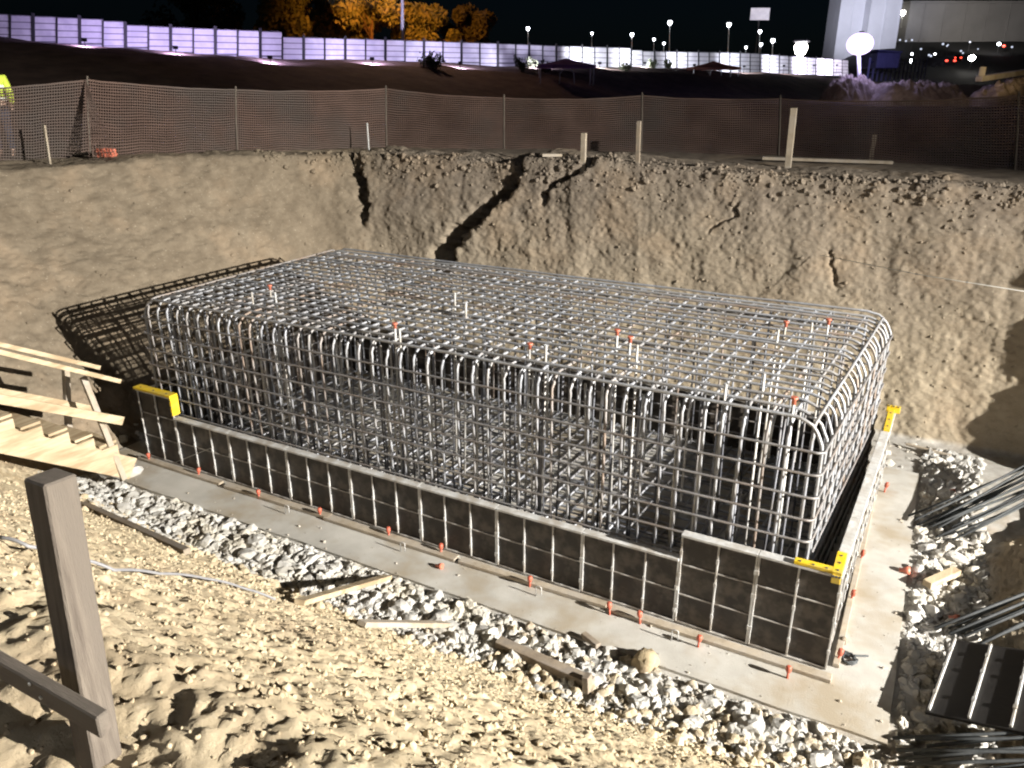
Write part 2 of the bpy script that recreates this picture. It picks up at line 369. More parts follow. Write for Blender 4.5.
w1, id1 = worley(Q*np.array([5.0, 5.0, 5.0]), 3)
chip = np.clip(vnoise(Q*.8, 31)*1.6+.25, 0, 1)
d += -.022*chip*sstep((w1-.35)/.5)*hs_
w2, id2 = worley(Q*9.0+.2*fbm(Q*6, 2, 4)[:, None], 13)
d += (.010*(id2-.4)*(1-sstep((w2-.25)/.45)))*front[sel]
w3, id3 = worley(Q*21.0, 23)
d += (.010*(id3-.3)*(1-sstep((w3-.2)/.5)))*front[sel]+.010*(id3-.5)*(1-sstep((w3-.2)/.5))*hard[sel]
d += .011*fbm(Q*5, 3, 41)*front[sel]
# cracks and slumped blocks of the back wall: a block right of the line stands proud
def crack(xs, zs, step, reach, groove, gw, ymin=4.2, widen=0.0):
    global d
    o = np.argsort(zs); xc = np.interp(Q[:, 2], np.array(zs)[o], np.array(xs)[o])+.10*fbm(Q*np.array([.1, .1, 3.0]), 3, 77)+.05*fbm(Q*6, 2, 78)
    on = (Q[:, 1] > ymin)*sstep((Q[:, 2]-min(zs))/.35)*(1-sstep((Q[:, 2]-max(zs)-.1)/.25))
    e = Q[:, 0]-xc+.055*fbm(Q*9, 3, 79, .6); gw = gw+widen*(1-sstep((Q[:, 2]-min(zs))/(max(zs)-min(zs))))
    d = d+on*step*sstep(e/.10+.5)*np.exp(-np.clip(e, 0, 9)/reach)-on*groove*np.exp(-(e/gw)**2)
crack([-8.05, -7.95, -7.55, -7.0, -6.7, -6.6], [1.5, 1.95, 2.5, 3.0, 3.3, 3.75], .14, 1.6, .85, .075, 4.2, .11)
crack([-6.05, -6.0, -5.75, -5.3], [2.9, 3.2, 3.4, 3.65], .08, .8, .45, .06)
crack([-9.75, -9.85, -10.15], [2.3, 3.0, 3.65], .10, .7, .5, .075, 4.8)
crack([-3.05, -2.9, -2.7], [2.6, 2.9, 3.0], .03, .5, .06, .035)
crack([-.95, -1.05, -1.15], [1.9, 2.2, 2.4], .03, .3, .06, .03)
# dips and bumps of the far waste land
disp[sel] = d*farw[sel]*wall[sel]
P = P+Nn*disp[:, None]
w = 1-farw; s2 = np.where(w > .02)[0]
P[s2, 2] += (w[s2]*.22*fbm(P[s2]*np.array([.12, .12, 0])+3, 4, 51))
s3 = np.where((ring > NF+NT) & (wall < .99))[0]
P[s3, 2] += (1-wall[s3])*.03*fbm(P[s3]*2.0, 4, 61)*farw[s3]
GI = np.arange(NR*NS).reshape(NR, NS)
a = GI[:-1]; b = GI[1:]
quads = np.stack([a, np.roll(a, -1, 1), np.roll(b, -1, 1), b], 2).reshape(-1, 4)
if True:
    t = quads[len(quads)//2]; n0 = np.cross(P[t[1]]-P[t[0]], P[t[3]]-P[t[0]])
ground = npmesh('ground', P, quads, M['soil'], True); tag(ground, 'bare tan clay ground with the pit cut into it', kind='structure')
PG = P.reshape(NR, NS, 3)
bpy.context.view_layer.update()
def gz(xx, yy, top=30.0):
    ok, p, n, i = ground.ray_cast(Vector((xx, yy, top)), Vector((0, 0, -1)))
    return p.z if ok else 0.0
def hit(u, v):
    ok, p, n, i = ground.ray_cast(CAM, ray(u, v).normalized()); return Vector(p) if ok else onz(u, v, 0)

# ------------------------------------------------------------------ lean-concrete slab
m = MB()
for i in range(40):
    pass
sl = MB(); xs = np.linspace(-9.75, .56, 60)
front_e = [(xx, -.64+.005*math.sin(xx*3.1)+.012*mnoise.noise(Vector((xx*2, 0, 0)))) for xx in xs]
right_e = [(.56+.010*mnoise.noise(Vector((0, yy*2, 3))), yy) for yy in np.linspace(-.5, 4.7, 25)]
poly = front_e+right_e+[(-9.75, 4.7)]
n = len(poly); sl.add([(px, py, 0) for px, py in poly]+[(px, py, -.14) for px, py in poly], [tuple(range(n))]+[(i, i+n, (i+1) % n+n, (i+1) % n) for i in range(n)])
tag(sl.build('concrete_slab', M['concrete']), 'pale lean concrete slab under the formwork and rebar cage', kind='structure')

# ------------------------------------------------------------------ rubble
def chunk(seed, sub=1, flat=(.55, .9)):
    r_ = np.random.default_rng(seed)
    t_ = (1+5**.5)/2
    v = np.array([(-1, t_, 0), (1, t_, 0), (-1, -t_, 0), (1, -t_, 0), (0, -1, t_), (0, 1, t_), (0, -1, -t_), (0, 1, -t_), (t_, 0, -1), (t_, 0, 1), (-t_, 0, -1), (-t_, 0, 1)], float)
    v /= np.linalg.norm(v[0])
    f = [(0, 11, 5), (0, 5, 1), (0, 1, 7), (0, 7, 10), (0, 10, 11), (1, 5, 9), (5, 11, 4), (11, 10, 2), (10, 7, 6), (7, 1, 8), (3, 9, 4), (3, 4, 2), (3, 2, 6), (3, 6, 8), (3, 8, 9), (4, 9, 5), (2, 4, 11), (6, 2, 10), (8, 6, 7), (9, 8, 1)]
    for _ in range(sub):
        v = list(map(np.array, v)); c = {}; g = []
        def mid(a_, b_):
            k_ = (min(a_, b_), max(a_, b_))
            if k_ not in c:
                q = v[a_]+v[b_]; c[k_] = len(v); v.append(q/np.linalg.norm(q))
            return c[k_]
        for (a_, b_, d_) in f:
            e1, e2, e3 = mid(a_, b_), mid(b_, d_), mid(d_, a_); g += [(a_, e1, e3), (b_, e2, e1), (d_, e3, e2), (e1, e2, e3)]
        f = g; v = np.array(v)
    for _ in range(9):                                # broken faces
        nn = r_.normal(size=3); nn /= np.linalg.norm(nn); h = r_.uniform(*flat); dd = v@nn
        v = v-np.where(dd > h, dd-h, 0)[:, None]*nn[None]
    v = v*(1+.07*r_.normal(size=(len(v), 1)))*r_.uniform(.65, 1.15, 3)[None]
    return v, np.array(f)
CH = [chunk(100+i, 1 if i < 7 else 2) for i in range(10)]
CL = [chunk(300+i, 2, (.75, 1.0)) for i in range(10)]
def rotm(r_):
    q = r_.normal(size=4); q /= np.linalg.norm(q); a_, b_, c_, d_ = q
    return np.array([[1-2*(c_*c_+d_*d_), 2*(b_*c_-a_*d_), 2*(b_*d_+a_*c_)], [2*(b_*c_+a_*d_), 1-2*(b_*b_+d_*d_), 2*(c_*d_-a_*b_)], [2*(b_*d_-a_*c_), 2*(c_*d_+a_*b_), 1-2*(b_*b_+c_*c_)]])
def scatter(name, pts, sizes, lib, m, r_, smooth=False):
    V = []; Fc = []; o = 0
    for p, s_ in zip(pts, sizes):
        v, f = lib[r_.integers(len(lib))]
        V.append((v*s_)@rotm(r_).T+np.asarray(p)); Fc.append(f+o); o += len(v)
    return npmesh(name, np.concatenate(V), np.concatenate(Fc), m, smooth)
pts = []; sz = []
def strip(n, fx, fy, smin, smax, lift=.15):
    for _ in range(n):
        xx = fx(); yy = fy(xx); s_ = smin*(smax/smin)**(rng.random()**1.9)
        if -9.8 < xx < .6+s_*.3 and -.66-s_*.5 < yy < 4.7: continue
        if yy < -.6 and rng.random() < .6*min(1, max(0, (xx+2.6)/1.5)): continue
        pts.append((xx, yy, gz(xx, yy, 3.0)+s_*rng.uniform(-.45, .15))); sz.append(s_)
strip(4200, lambda: rng.uniform(-9.4, .5), lambda xx: -.66-.80*rng.random()**.8-.12*mnoise.noise(Vector((xx*.7, 1, 0))), .016, .085)
strip(1300, lambda: rng.uniform(-9, .3), lambda xx: -.7-.5*rng.random(), .05, .115)
strip(2300, lambda: rng.uniform(.58, 1.32), lambda xx: rng.uniform(-1.3, 5.7), .016, .11)
strip(300, lambda: rng.uniform(-9.6, 1.1), lambda xx: rng.uniform(4.7, 5.75), .03, .10)
strip(160, lambda: rng.uniform(-10.0, -9.7), lambda xx: rng.uniform(-.7, 5.2), .03, .09)
strip(260, lambda: rng.uniform(-2.2, .9), lambda xx: -1.2-.55*rng.random(), .03, .09)
tag(scatter('rubble', pts, sz, CH, M['rubble'], rng), 'pale grey broken concrete rubble strip around the slab', 'rubble', kind='stuff')
big = []
for i in range(46):
    if i < 28: xx, yy = rng.uniform(-8.4, .2), -.86-.38*rng.random()
    else: xx, yy = rng.uniform(.72, 1.2), rng.uniform(-.9, 5.3)
    big.append((xx, yy, rng.uniform(.08, .15)))
for i, (xx, yy, s_) in enumerate(big):
    v, f = CH[i % 10]; v = (v*s_)@rotm(rng).T; v[:, 2] *= .6; base = gz(xx, yy, 3)
    c = np.array((xx, yy, base-.02))
    o = npmesh('concrete_chunk', v+c+np.array((0, 0, -v[:, 2].min()*.75)), f, M['rubble'], False, c)
    tag(o, 'fist to head sized grey concrete chunk lying on the rubble strip', 'rubble chunk', 'larger broken concrete chunks lying in the rubble')
# one brown boulder
p = hit(645, 667); v, f = CL[3]; c = np.array(p)
o = npmesh('boulder', v*.125+c+np.array((0, 0, .05)), f, M['clod'], True, c); tag(o, 'round tan boulder lying on rubble just below the slab edge', 'boulder')

# loose clods (uncountable)
CS = [chunk(500+i, 1, (.6, .92)) for i in range(12)]
cp = []; cs = []
fj = [j for j in range(NS) if F[j, 1] < -1.0 and Rm[j, 0] < 2.0]
for _ in range(32000):
    j = fj[rng.integers(len(fj))]; i = int(rng.integers(NF+2, NF+NT+55)); q = PG[i, j]; s_ = .0038*(5.2)**(rng.random()**2.6)
    if q[0] > -8 or rng.random() < .3: cp.append(q+np.array((0, 0, s_*.25))); cs.append(s_)
wj = [j for j in range(NS) if F[j, 1] > -.6]
for _ in range(3200):
    j = wj[rng.integers(len(wj))]; i = int(rng.integers(NF+4, NF+NT+10)); q = PG[i, j]; s_ = .007*(4.5)**(rng.random()**3.0)
    cp.append(q); cs.append(s_)
rimj = [j for j in range(NS) if Rm[j, 1] > 5.0 and Rm[j, 0] < 1.5]
for _ in range(1700):
    j = rimj[rng.integers(len(rimj))]; i = NF+NT+int(rng.normal(0, 16)); q = PG[i, j]; s_ = .012*(5.0)**(rng.random()**2.8); cp.append(q+np.array((0, 0, s_*.15))); cs.append(s_)
for _ in range(1500):
    xx = rng.uniform(-2.8, 1.1); yy = -.70-.75*rng.random(); s_ = .010*(7)**(rng.random()**2.2); cp.append(np.array((xx, yy, gz(xx, yy, 3)+s_*.3))); cs.append(s_)
for _ in range(130):
    xx = rng.uniform(-9, .5); yy = -.64+.52*rng.random()**1.6; s_ = .004*(5)**(rng.random()**2.5); cp.append(np.array((xx, yy, s_*.3))); cs.append(s_)
for _ in range(45):
    xx = .08+.47*(1-rng.random()**1.6); yy = rng.uniform(-.5, 4.5); s_ = .004*(5)**(rng.random()**2.5); cp.append(np.array((xx, yy, s_*.3))); cs.append(s_)
toe = [j for j in range(NS) if F[j, 1] < -1.0]
for _ in range(1500):
    j = toe[rng.integers(len(toe))]; i = NF+int(abs(rng.normal(0, 30))); q = PG[i, j]; s_ = .010*(6.5)**(rng.random()**2.8); cp.append(q+np.array((0, 0, s_*.25))); cs.append(s_)
o_ = scatter('soil_clods', cp, cs, CS, M['soil'], rng, False); tag(o_, 'loose tan clay clods strewn over the slopes and rim', 'soil clods', kind='stuff')

# ------------------------------------------------------------------ reinforcement cage
X0, X1, Y0, Y1, ZT, ZB = -9.02, -.34, .17, 4.14, 2.33, .09
CG = Vector((X1, Y0, 0))
cage = empty('rebar_cage', CG); tag(cage, 'large grey steel rebar cage of crossing bars with rounded top edges', 'rebar cage')
def jit(s): return random.uniform(-s, s)
def shear(p): p = Vector(p); p.x += .25*(p.y-Y0)/(Y1-Y0)*(p.x-X0)/(X1-X0); return p
def wob(pts, s=.006): return [shear(p)+Vector((jit(s), jit(s), jit(s))) for p in pts]
def dense(pts, step=1.1):
    out = [Vector(pts[0])]
    for q in pts[1:]:
        q = Vector(q); a_ = out[-1]; n = max(1, int((q-a_).length/step))
        for k in range(1, n+1): out.append(a_+(q-a_)*(k/n))
    return out
RB = .0155
n_l = 21
for i in range(n_l):
    yy = Y0+.06+(Y1-Y0-.12)*i/(n_l-1)+jit(.012)
    pth = bend([(X0+jit(.02), yy, ZB), (X0+jit(.02), yy, ZT+jit(.012)), (X1+jit(.02), yy, ZT+jit(.012)), (X1, yy, ZB)], .30, 7)
    MB().tube(wob(dense(pth, .8), .008), RB*random.uniform(.92, 1.08), 7).build('lengthwise_hooped_bar', M[random.choice(('steel', 'steel', 'pale_steel', 'rusty_steel'))], cage, CG, True)
n_c = 46
for i in range(n_c):
    xx = X0+.10+(X1-X0-.2)*i/(n_c-1)+jit(.014)
    zt = ZT-.032+jit(.010)
    pth = bend([(xx+jit(.02), Y0+.035, ZB), (xx, Y0+.035, zt), (xx+jit(.015), Y1-.035, zt), (xx, Y1-.035, ZB)], .17, 6)
    MB().tube(wob(dense(pth, .9), .007), RB*random.uniform(.92, 1.08), 7).build('crosswise_hooped_bar', M[random.choice(('steel', 'steel', 'pale_steel', 'rusty_steel'))], cage, CG, True)
for k in range(9):
    zz = ZT-.27-.22*k; e = .022
    c = [(X0-e, Y0-e), (X1+e, Y0-e), (X1+e, Y1+e), (X0-e, Y1+e)]
    pth = bend([(X0+1.0, Y1+e, zz), (*c[3], zz), (*c[0], zz), (*c[1], zz), (*c[2], zz), (X0+.9, Y1+e, zz+.026)], .07, 4)
    MB().tube(wob(dense(pth), .005), .0125, 7).build('ring_bar', M['shaded_ring_steel'], cage, CG, True)
for i in range(20):
    yy = Y0+.08+(Y1-Y0-.16)*i/19; MB().tube(wob(dense([(X0+.05, yy, .085), (X1-.05, yy, .085)]), .004), RB, 6).build('bottom_lengthwise_bar', M['steel'], cage, CG, True)
for i in range(46):
    xx = X0+.10+(X1-X0-.2)*i/45+.07; MB().tube(wob([(xx, Y0+.06, .113), (xx, Y1-.06, .113)], .004), RB, 6).build('bottom_crosswise_bar', M['steel'], cage, CG, True)
for i in range(20):
    if i % 4 == 0:
        yy = Y0+.16+(Y1-Y0-.3)*i/19; MB().tube(wob(dense([(X0+.1, yy, .235), (X1-.1, yy, .235)]), .008), .013, 6).build('raised_bottom_bar', M['shaded_steel'], cage, CG, True)
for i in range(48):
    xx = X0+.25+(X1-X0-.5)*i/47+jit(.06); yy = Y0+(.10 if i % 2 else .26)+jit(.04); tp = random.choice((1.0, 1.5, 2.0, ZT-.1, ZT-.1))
    MB().tube(wob([(xx+jit(.06), yy+jit(.03), .12), (xx, yy, tp)], .003), .0115, 6).build('spacer_bar', M['shaded_steel'], cage, CG, True)
for i in range(22):
    xx = X0+.3+(X1-X0-.6)*(i+.5)/22+jit(.08); hb_ = random.uniform(1.2, 1.9); yy = Y0+.10
    pth = bend([(xx, yy, hb_), (xx, yy, ZT-.06), (xx, yy+.55, ZT-.06)], .14, 5)
    MB().tube(wob(pth, .002), .0125, 6).build('hook_bar', M['pale_steel'], cage, CG, True)
# upright spacer bars
capped = {}
ups = []
for i in range(10):
    for j in range(4):
        ups.append((X0+.4+(X1-X0-.7)*i/9+jit(.2), Y0+.75+(Y1-Y0-1.0)*j/3+jit(.05)))
for (xx, yy) in ups:
    top = ZT-.05+jit(.03); MB().tube([(xx+jit(.05), yy+jit(.05), .12), (xx, yy, top)], .0115, 6).build('upright_bar', M['shaded_steel'], cage, CG, True)
# front-row uprights tied in clusters, paler; some stand through the top and carry an orange cap
for (u, v, cap) in [(270, 283, 1), (275, 288, 0), (252, 290, 0), (395, 322, 1), (390, 330, 0), (530, 342, 1), (546, 345, 0), (617, 330, 1), (630, 338, 1), (637, 345, 0), (786, 318, 1), (812, 318, 0), (828, 320, 1), (778, 328, 0), (790, 402, 1), (764, 372, 0), (726, 380, 0), (455, 290, 0), (466, 300, 0)]:
    p = onz(u, v+6, ZT+.12)
    p.x = min(max(p.x, X0+.2), X1-.2); p.y = min(max(p.y, Y0+.1), Y1-.15)
    top = ZT+random.uniform(.13, .19)
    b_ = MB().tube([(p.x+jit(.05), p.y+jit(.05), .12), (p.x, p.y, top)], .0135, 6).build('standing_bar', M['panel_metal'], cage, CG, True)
    if cap:
        MB().tube([(p.x, p.y, top-.05), (p.x, p.y, top-.004), (p.x, p.y, top), (p.x, p.y, top+.018)], [.019, .019, .032, .030], 10).build('safety_cap', M['orange'], b_, CG, True)
for k in range(22):
    xx = X0+.5+(X1-X0-.9)*(k+.5)/22+jit(.15)
    MB().tube([(xx+jit(.08), Y0+.12+jit(.03), .12), (xx, Y0+.10, ZT-.08)], .0125, 6).build('standing_bar', M['panel_metal'], cage, CG, True)

# ------------------------------------------------------------------ formwork panels
PT = .10
def make_panel(w, h, cells, rows):
    """local: x along the run from 0 to w, outer side toward -y, inner face at y=0"""
    root = empty('formwork_panel', (0, 0, 0)); d = PT
    MB().box((w/2, -.031, h/2), (w-.004, .062, h-.01)).build('facing_board', M['film'], root)
    b = MB(); b.box((w/2, -d/2-.002, h-.012), (w-.006, d, .026), None, .003); b.build('top_rail', M['panel_metal'], root)
    b = MB(); b.box((w/2, -.074, .014), (w-.008, .022, .022), None, .003); b.build('bottom_rail', M['cross_metal'], root)
    for i in range(cells+1):
        xx = w*i/cells; xx = min(max(xx, .010), w-.010)
        b = MB(); b.box((xx, -.071, (h-.03)/2+.012), (.017, .020, h-.052), None, .002)
        for zz in (.2, .55, .8):
            if zz < h-.1: b.box((xx+.001, -.084, zz*h), (.027, .010, .05), None, .003)
        b.build('rib', M['panel_metal'], root)
    for k in range(1, rows):
        MB().box((w/2, -.068, h*k/rows), (w-.03, .014, .014), None, .002).build('cross_rail', M['cross_metal'], root)
    return root
def place(root, loc, rz, label, group):
    root.location = loc; root.rotation_euler = (0, 0, rz); tag(root, label, 'formwork panel', group); return root
FG = 'dark formwork panels round the foundation'
ORD = ['first', 'second', 'third', 'fourth', 'fifth', 'sixth', 'seventh', 'eighth', 'ninth', 'tenth', 'eleventh', 'twelfth', 'thirteenth']
XL = -9.2; W = (-1.43-XL-.70)/7
low = make_panel(W, .74, 3, 2)
for i in range(7):
    o = low if i == 0 else copy_tree(low)
    place(o, (XL+.70+W*i, PT, .004), 0, f'low dark brown formwork panel in the front row, {ORD[i]} right of the tall yellow-topped corner', FG)
tl = make_panel(.70, 1.04, 2, 3); place(tl, (XL, PT, .004), 0, 'tall dark formwork panel with yellow strip at the left front corner', FG)
tr = make_panel(.715, 1.02, 2, 3); place(tr, (-1.43, PT, .004), 0, 'tall dark formwork panel next to the low front row, one from right corner', FG)
tr2 = copy_tree(tr); place(tr2, (-.715, PT, .004), 0, 'tall dark formwork panel at the right front corner under yellow bracket', FG)
sd = make_panel(1.045, 1.0, 3, 3)
for i in range(4):
    o = sd if i == 0 else copy_tree(sd)
    place(o, (-PT+.033*1.045*i, PT+.003+1.045*i, .004), math.pi/2-.033, f'right side formwork panel with pale top rail, {ORD[i]} from the front corner', FG)
for i in range(4):
    o = copy_tree(sd); place(o, (XL+PT, PT+4.19-1.045*i, .004), -math.pi/2, f'left end formwork panel in shade behind the stair, {ORD[i]} from the back corner', FG)
for i in range(9):
    o = copy_tree(low); place(o, (-.10-W*i, 4.30, .004), math.pi, f'back row formwork panel seen through the rebar cage, {ORD[i]} from the right', FG)
# yellow corner brackets
def ybr(name, boxes, label, rivets=True):
    b = MB(); c0 = Vector(boxes[0][0])
    for c, s_ in boxes: b.box(c, s_, None, .004)
    o = b.build(name, M['yellow'], None, c0)
    for c, s_ in boxes:
        for k in (-.35, 0, .35):
            a_ = max(range(3), key=lambda q: s_[q]); p = Vector(c); p[a_] += s_[a_]*k; p = p+Vector((0, -.02, s_[2]/2 if a_ != 2 else 0)); p.y -= s_[1]/2-.02 if a_ == 2 else 0
            dd = Vector((0, 0, .006)) if a_ != 2 else Vector((0, -.006, 0)); MB().tube([p-dd, p+dd], .011, 8).build('bolt', M['dark_steel'], o, c0)
    return tag(o, label, 'corner bracket', 'yellow formwork corner brackets')
ybr('corner_bracket', [((XL+.36, .045, 1.062), (.74, .13, .035)), ((XL+.72, .045, .915), (.034, .125, .26))], 'yellow strip bracket capping the tall left formwork panel')
ybr('corner_bracket', [((-.25, .035, 1.045), (.32, .075, .034)), ((-.05, .17, 1.045), (.085, .36, .036)), ((-.05, -.018, .995), (.075, .026, .075))], 'yellow L shaped bracket on the right front corner of the formwork')
ybr('corner_bracket', [((.078, 3.84, 1.03), (.075, .66, .045)), ((.10, 4.21, 1.05), (.16, .04, .09))], 'yellow bracket at the far right end of the formwork')
# nail holes of the left yellow strip: small dark studs are part of the bracket face

# kicker battens along the formwork foot
bl = [(-9.22, -7.6), (-7.5, -5.75), (-5.8, -3.9), (-3.85, -2.1), (-2.05, .06)]
for i, (a_, b_) in enumerate(bl):
    z_ = .024+.003*(i % 2); w = .085+.012*(i % 3)
    o = MB().beam((a_, -.095-.012*(i % 2), z_), (b_, -.085+.02*(i % 2)-.01, z_), w, .042).build('wooden_batten', M['grey_wood'], None, ((a_+b_)/2, -.09, 0))
    tag(o, f'flat muddy wooden batten at the front formwork foot, {ORD[i]} from the left', 'batten', 'wooden battens along the formwork foot')
for i, (a_, b_) in enumerate([(.1, 2.1), (2.15, 4.2)]):
    o = MB().beam((.07, a_, .024), (.065, b_, .024), .06, .042).build('wooden_batten', M['grey_wood'], None, (.07, (a_+b_)/2, 0))
    tag(o, ['wooden batten at the foot of the right side formwork, nearer half', 'wooden batten at the foot of the right side formwork, farther half'][i], 'batten', 'wooden battens along the formwork foot')
# red pins driven beside the battens
def pin(xx, yy, label, tilt=(0, 0)):
    c = Vector((xx, yy, 0)); root = empty('anchor_pin', c); tag(root, label, 'anchor pin', 'red capped anchor pins around the formwork')
    dx, dy = tilt
    MB().tube([(0, 0, -.03), (dx*.6, dy*.6, .085)], .011, 8).build('shaft', M['red_pin'], root, (0, 0, 0), True)
    MB().tube([(dx*.5, dy*.5, .07), (dx*.6, dy*.6, .082), (dx*.8, dy*.8, .112), (dx, dy, .135), (dx, dy, .143)], [.015, .023, .027, .025, .014], 10).build('cap', M['red_pin'], root, (0, 0, 0), True)
    return root
pf = []
for (u, v) in [(153, 460), (201, 476), (261, 498), (322, 516), (391, 537), (446, 551), (531, 585), (611, 613), (641, 622), (699, 645), (788, 676)]:
    pf.append(onz(u, v, 0))
for i, p in enumerate(pf): pin(p.x, min(p.y, -.06)-.03, f'red capped pin in the batten before the front formwork, {ORD[i]} from left', (jit(.02), jit(.02)))
for i, (u, v) in enumerate([(828, 659), (845, 600), (860, 561), (884, 492)]):
    p = onz(u, v, 0); pin(max(p.x, .07), p.y, f'red capped pin along the right side formwork, {ORD[i]} from the front corner', (.02, jit(.02)))
# orange caps lying on the slab and rubble
def loose_cap(u, v, label, s=1.0):
    p = hit(u, v); p.z = max(p.z, 0 if p.x < .55 else p.z)+.02
    b = MB().tube([p+Vector((-.05, 0, 0))*s, p+Vector((-.02, .004, .004))*s, p+Vector((.0, .006, .006))*s, p+Vector((.03, .01, .008))*s], [.018*s, .02*s, .036*s, .034*s], 10)
    tag(b.build('safety_cap', M['orange'], None, p, True), label, 'safety cap', 'loose orange rebar caps')
loose_cap(440, 571, 'loose orange rebar cap lying on the front strip of slab')
loose_cap(952, 493, 'loose orange cap on the rubble beside the rebar bundle tips')
loose_cap(905, 575, 'loose orange cap at the right slab edge, above the split plank', 1.3)
loose_cap(955, 621, 'loose orange cap on rubble above the leaning panel', 1.2)
loose_cap(955, 562, 'loose orange cap in shade under the right bank', 1.2)
# small steel hooks hanging on slab (bent tie pins)
for i, (u, v) in enumerate([(300, 505), (415, 540), (547, 583), (678, 628)]):
    p = onz(u, v, 0); p.y = -.25
    b = MB().tube(bend([(p.x, p.y, 0), (p.x, p.y, .13), (p.x+.06, p.y, .13), (p.x+.06, p.y, .03)], .015, 3), .006, 6)
    tag(b.build('steel_hook', M['panel_metal'], None, p, True), f'thin bent steel hook standing at the batten, {ORD[i]} from left', 'steel hook', 'bent steel hooks at the batten')
# small lumps and tools lying on the slab at the right
for (u, v, s_, lb) in [(848, 660, .085, 'dark coil of wire lying on the right strip of slab'), (843, 643, .045, 'small dark lump of mud on the right strip of slab above the wire coil')]:
    p = onz(u, v, 0); b = MB()
    if s_ > .08:
        pp = [p+Vector((s_*math.cos(k*.75)*(.5+.5*random.random()), s_*math.sin(k*.75)*(.6+.6*random.random()), .014+.02*random.random())) for k in range(30)]
        pp.append(p+Vector((.16, .12, .02))); b.tube(pp, .011, 6)
        tag(b.build('wire_coil', M['dark_steel'], None, p, True), lb, 'wire coil')
    else:
        v_, f_ = CL[1]; o = npmesh('mud_lump', v_*s_+np.array(p)+np.array((0, 0, .02)), f_, M['old_wood'], True, np.array(p)); tag(o, lb, 'mud lump')

# ------------------------------------------------------------------ timber scraps in the rubble
def scrap(p0, p1, w, h, mname, label, name='timber_plank', cat='plank', lift=.05, group='scrap timbers in the rubble'):
    a_ = hit(*p0); b_ = hit(*p1); a_.z = max(a_.z, -.02)+lift; b_.z = max(b_.z, -.02)+lift
    o = MB().beam(a_, b_, w, h).build(name, M[mname], None, (a_+b_)/2); return tag(o, label, cat, group)
scrap((84, 508), (188, 556), .07, .06, 'old_wood', 'long dark timber at the toe of the slope near the stair', lift=.05)
scrap((300, 607), (388, 581), .10, .045, 'wood', 'pale plank slanting across the rubble, nearest the middle of the strip', lift=.045)
scrap((362, 628), (447, 628), .09, .045, 'grey_wood', 'short pale board lying level at the toe of the slope', lift=.045)
scrap((498, 648), (592, 690), .11, .08, 'old_wood', 'dark sawn timber at the slope toe beside an upright stub', lift=.07)
scrap((583, 640), (598, 652), .06, .05, 'old_wood', 'tiny dark wood offcut beside the slab edge', lift=.06)
p = hit(588, 694); o = MB().beam(p+Vector((0, 0, -.05)), p+Vector((-.03, .03, .17)), .06, .10).build('timber_stub', M['old_wood'], None, p); tag(o, 'short upright timber stub at the end of the dark beam', 'timber stub')
scrap((925, 592), (955, 578), .10, .07, 'wood', 'short pale split plank on the rubble right of the slab', lift=.09)
scrap((905, 448), (950, 460), .05, .03, 'grey_wood', 'thin lath at the foot of the back wall, right of cage', lift=.05)

# ------------------------------------------------------------------ stair at the left
stair = empty('timber_stair', (-8.65, -.78, .0)); SO = Vector((-8.65, -.78, 0)); tag(stair, 'rough sawn timber stair with handrail going down the near slope', 'stair')
a0 = Vector((-8.62, -.74, .31)); sd_ = Vector((-.06, -1.30, .90)); sd_n = sd_.normalized(); LEN = 5.0
def sbeam(name, a_, b_, w, h, mname, **k): return MB().beam(a_, b_, w, h, **k).build(name, M[mname], stair, SO)
WID = .66
for k in (0, 1):
    off = Vector((-WID*k, 0, 0)); sbeam('stringer', a0+off-sd_n*.12, a0+off+sd_n*LEN, .045, .29, 'wood')
nst = 14
for i in range(nst):
    c = a0+sd_n*(.20+i*.345)+Vector((-WID/2, 0, .105))
    MB().box(c+Vector((0, .03, .155)), (WID-.06, .24, .036), None, .004).build('tread', M['wood'], stair, SO)
    for k in (0, 1):
        b = MB(); xx = c.x+(WID/2 if k == 0 else -WID/2); e0 = c+sd_n*-.15+Vector((0, 0, .045)); e1 = c+sd_n*.15+Vector((0, 0, .045)); e2 = Vector((c.x, c.y-.115, e0.z+.19)); e2 = Vector((c.x, e0.y, e1.z))
        b.v = [(xx+h_, q.y, q.z) for h_ in (-.02, .02) for q in (e0, e1, e2)]; b.f = [(0, 1, 2), (3, 5, 4), (0, 3, 4, 1), (1, 4, 5, 2), (2, 5, 3, 0)]; b.build('step_bracket', M['wood'], stair, SO)
pb = Vector((-8.585, -.80, .16)); ptop = far(83, 376, 0.1); r_ = ray(83, 377); ptop = CAM+r_*9.62
sbeam('post', pb, Vector((ptop.x, ptop.y, ptop.z)), .045, .075, 'grey_wood')
hr0 = CAM+ray(119, 381)*9.72; hr1 = CAM+ray(0, 352)*8.42; hd = (hr1-hr0)
sbeam('handrail', hr0, hr0+hd*3.0, .09, .055, 'wood')
mr0 = CAM+ray(123, 421)*9.9; mr1 = CAM+ray(0, 399)*8.72
sbeam('mid_rail', mr0, mr0+(mr1-mr0)*3.0, .032, .11, 'wood')
for q in (1.35, 2.75):
    t0 = a0+sd_*q+Vector((.04, 0, -.1)); sbeam('post', t0, hr0+hd*(q+.02)+Vector((.0, 0, .0)), .07, .07, 'grey_wood')
off = Vector((-WID-.02, .05, 0))
sbeam('handrail', hr0+off+Vector((0, .15, .0)), hr0+hd*2.8+off, .09, .055, 'wood')
sbeam('mid_rail', mr0+off, mr0+(mr1-mr0)*2.8+off, .032, .11, 'wood')
for q in (.2, 1.4, 2.7):
    t0 = a0+sd_*q+Vector((-WID-.05, 0, -.1)); sbeam('post', t0, hr0+hd*q+off+Vector((-.03, 0, -.02)), .07, .07, 'grey_wood')
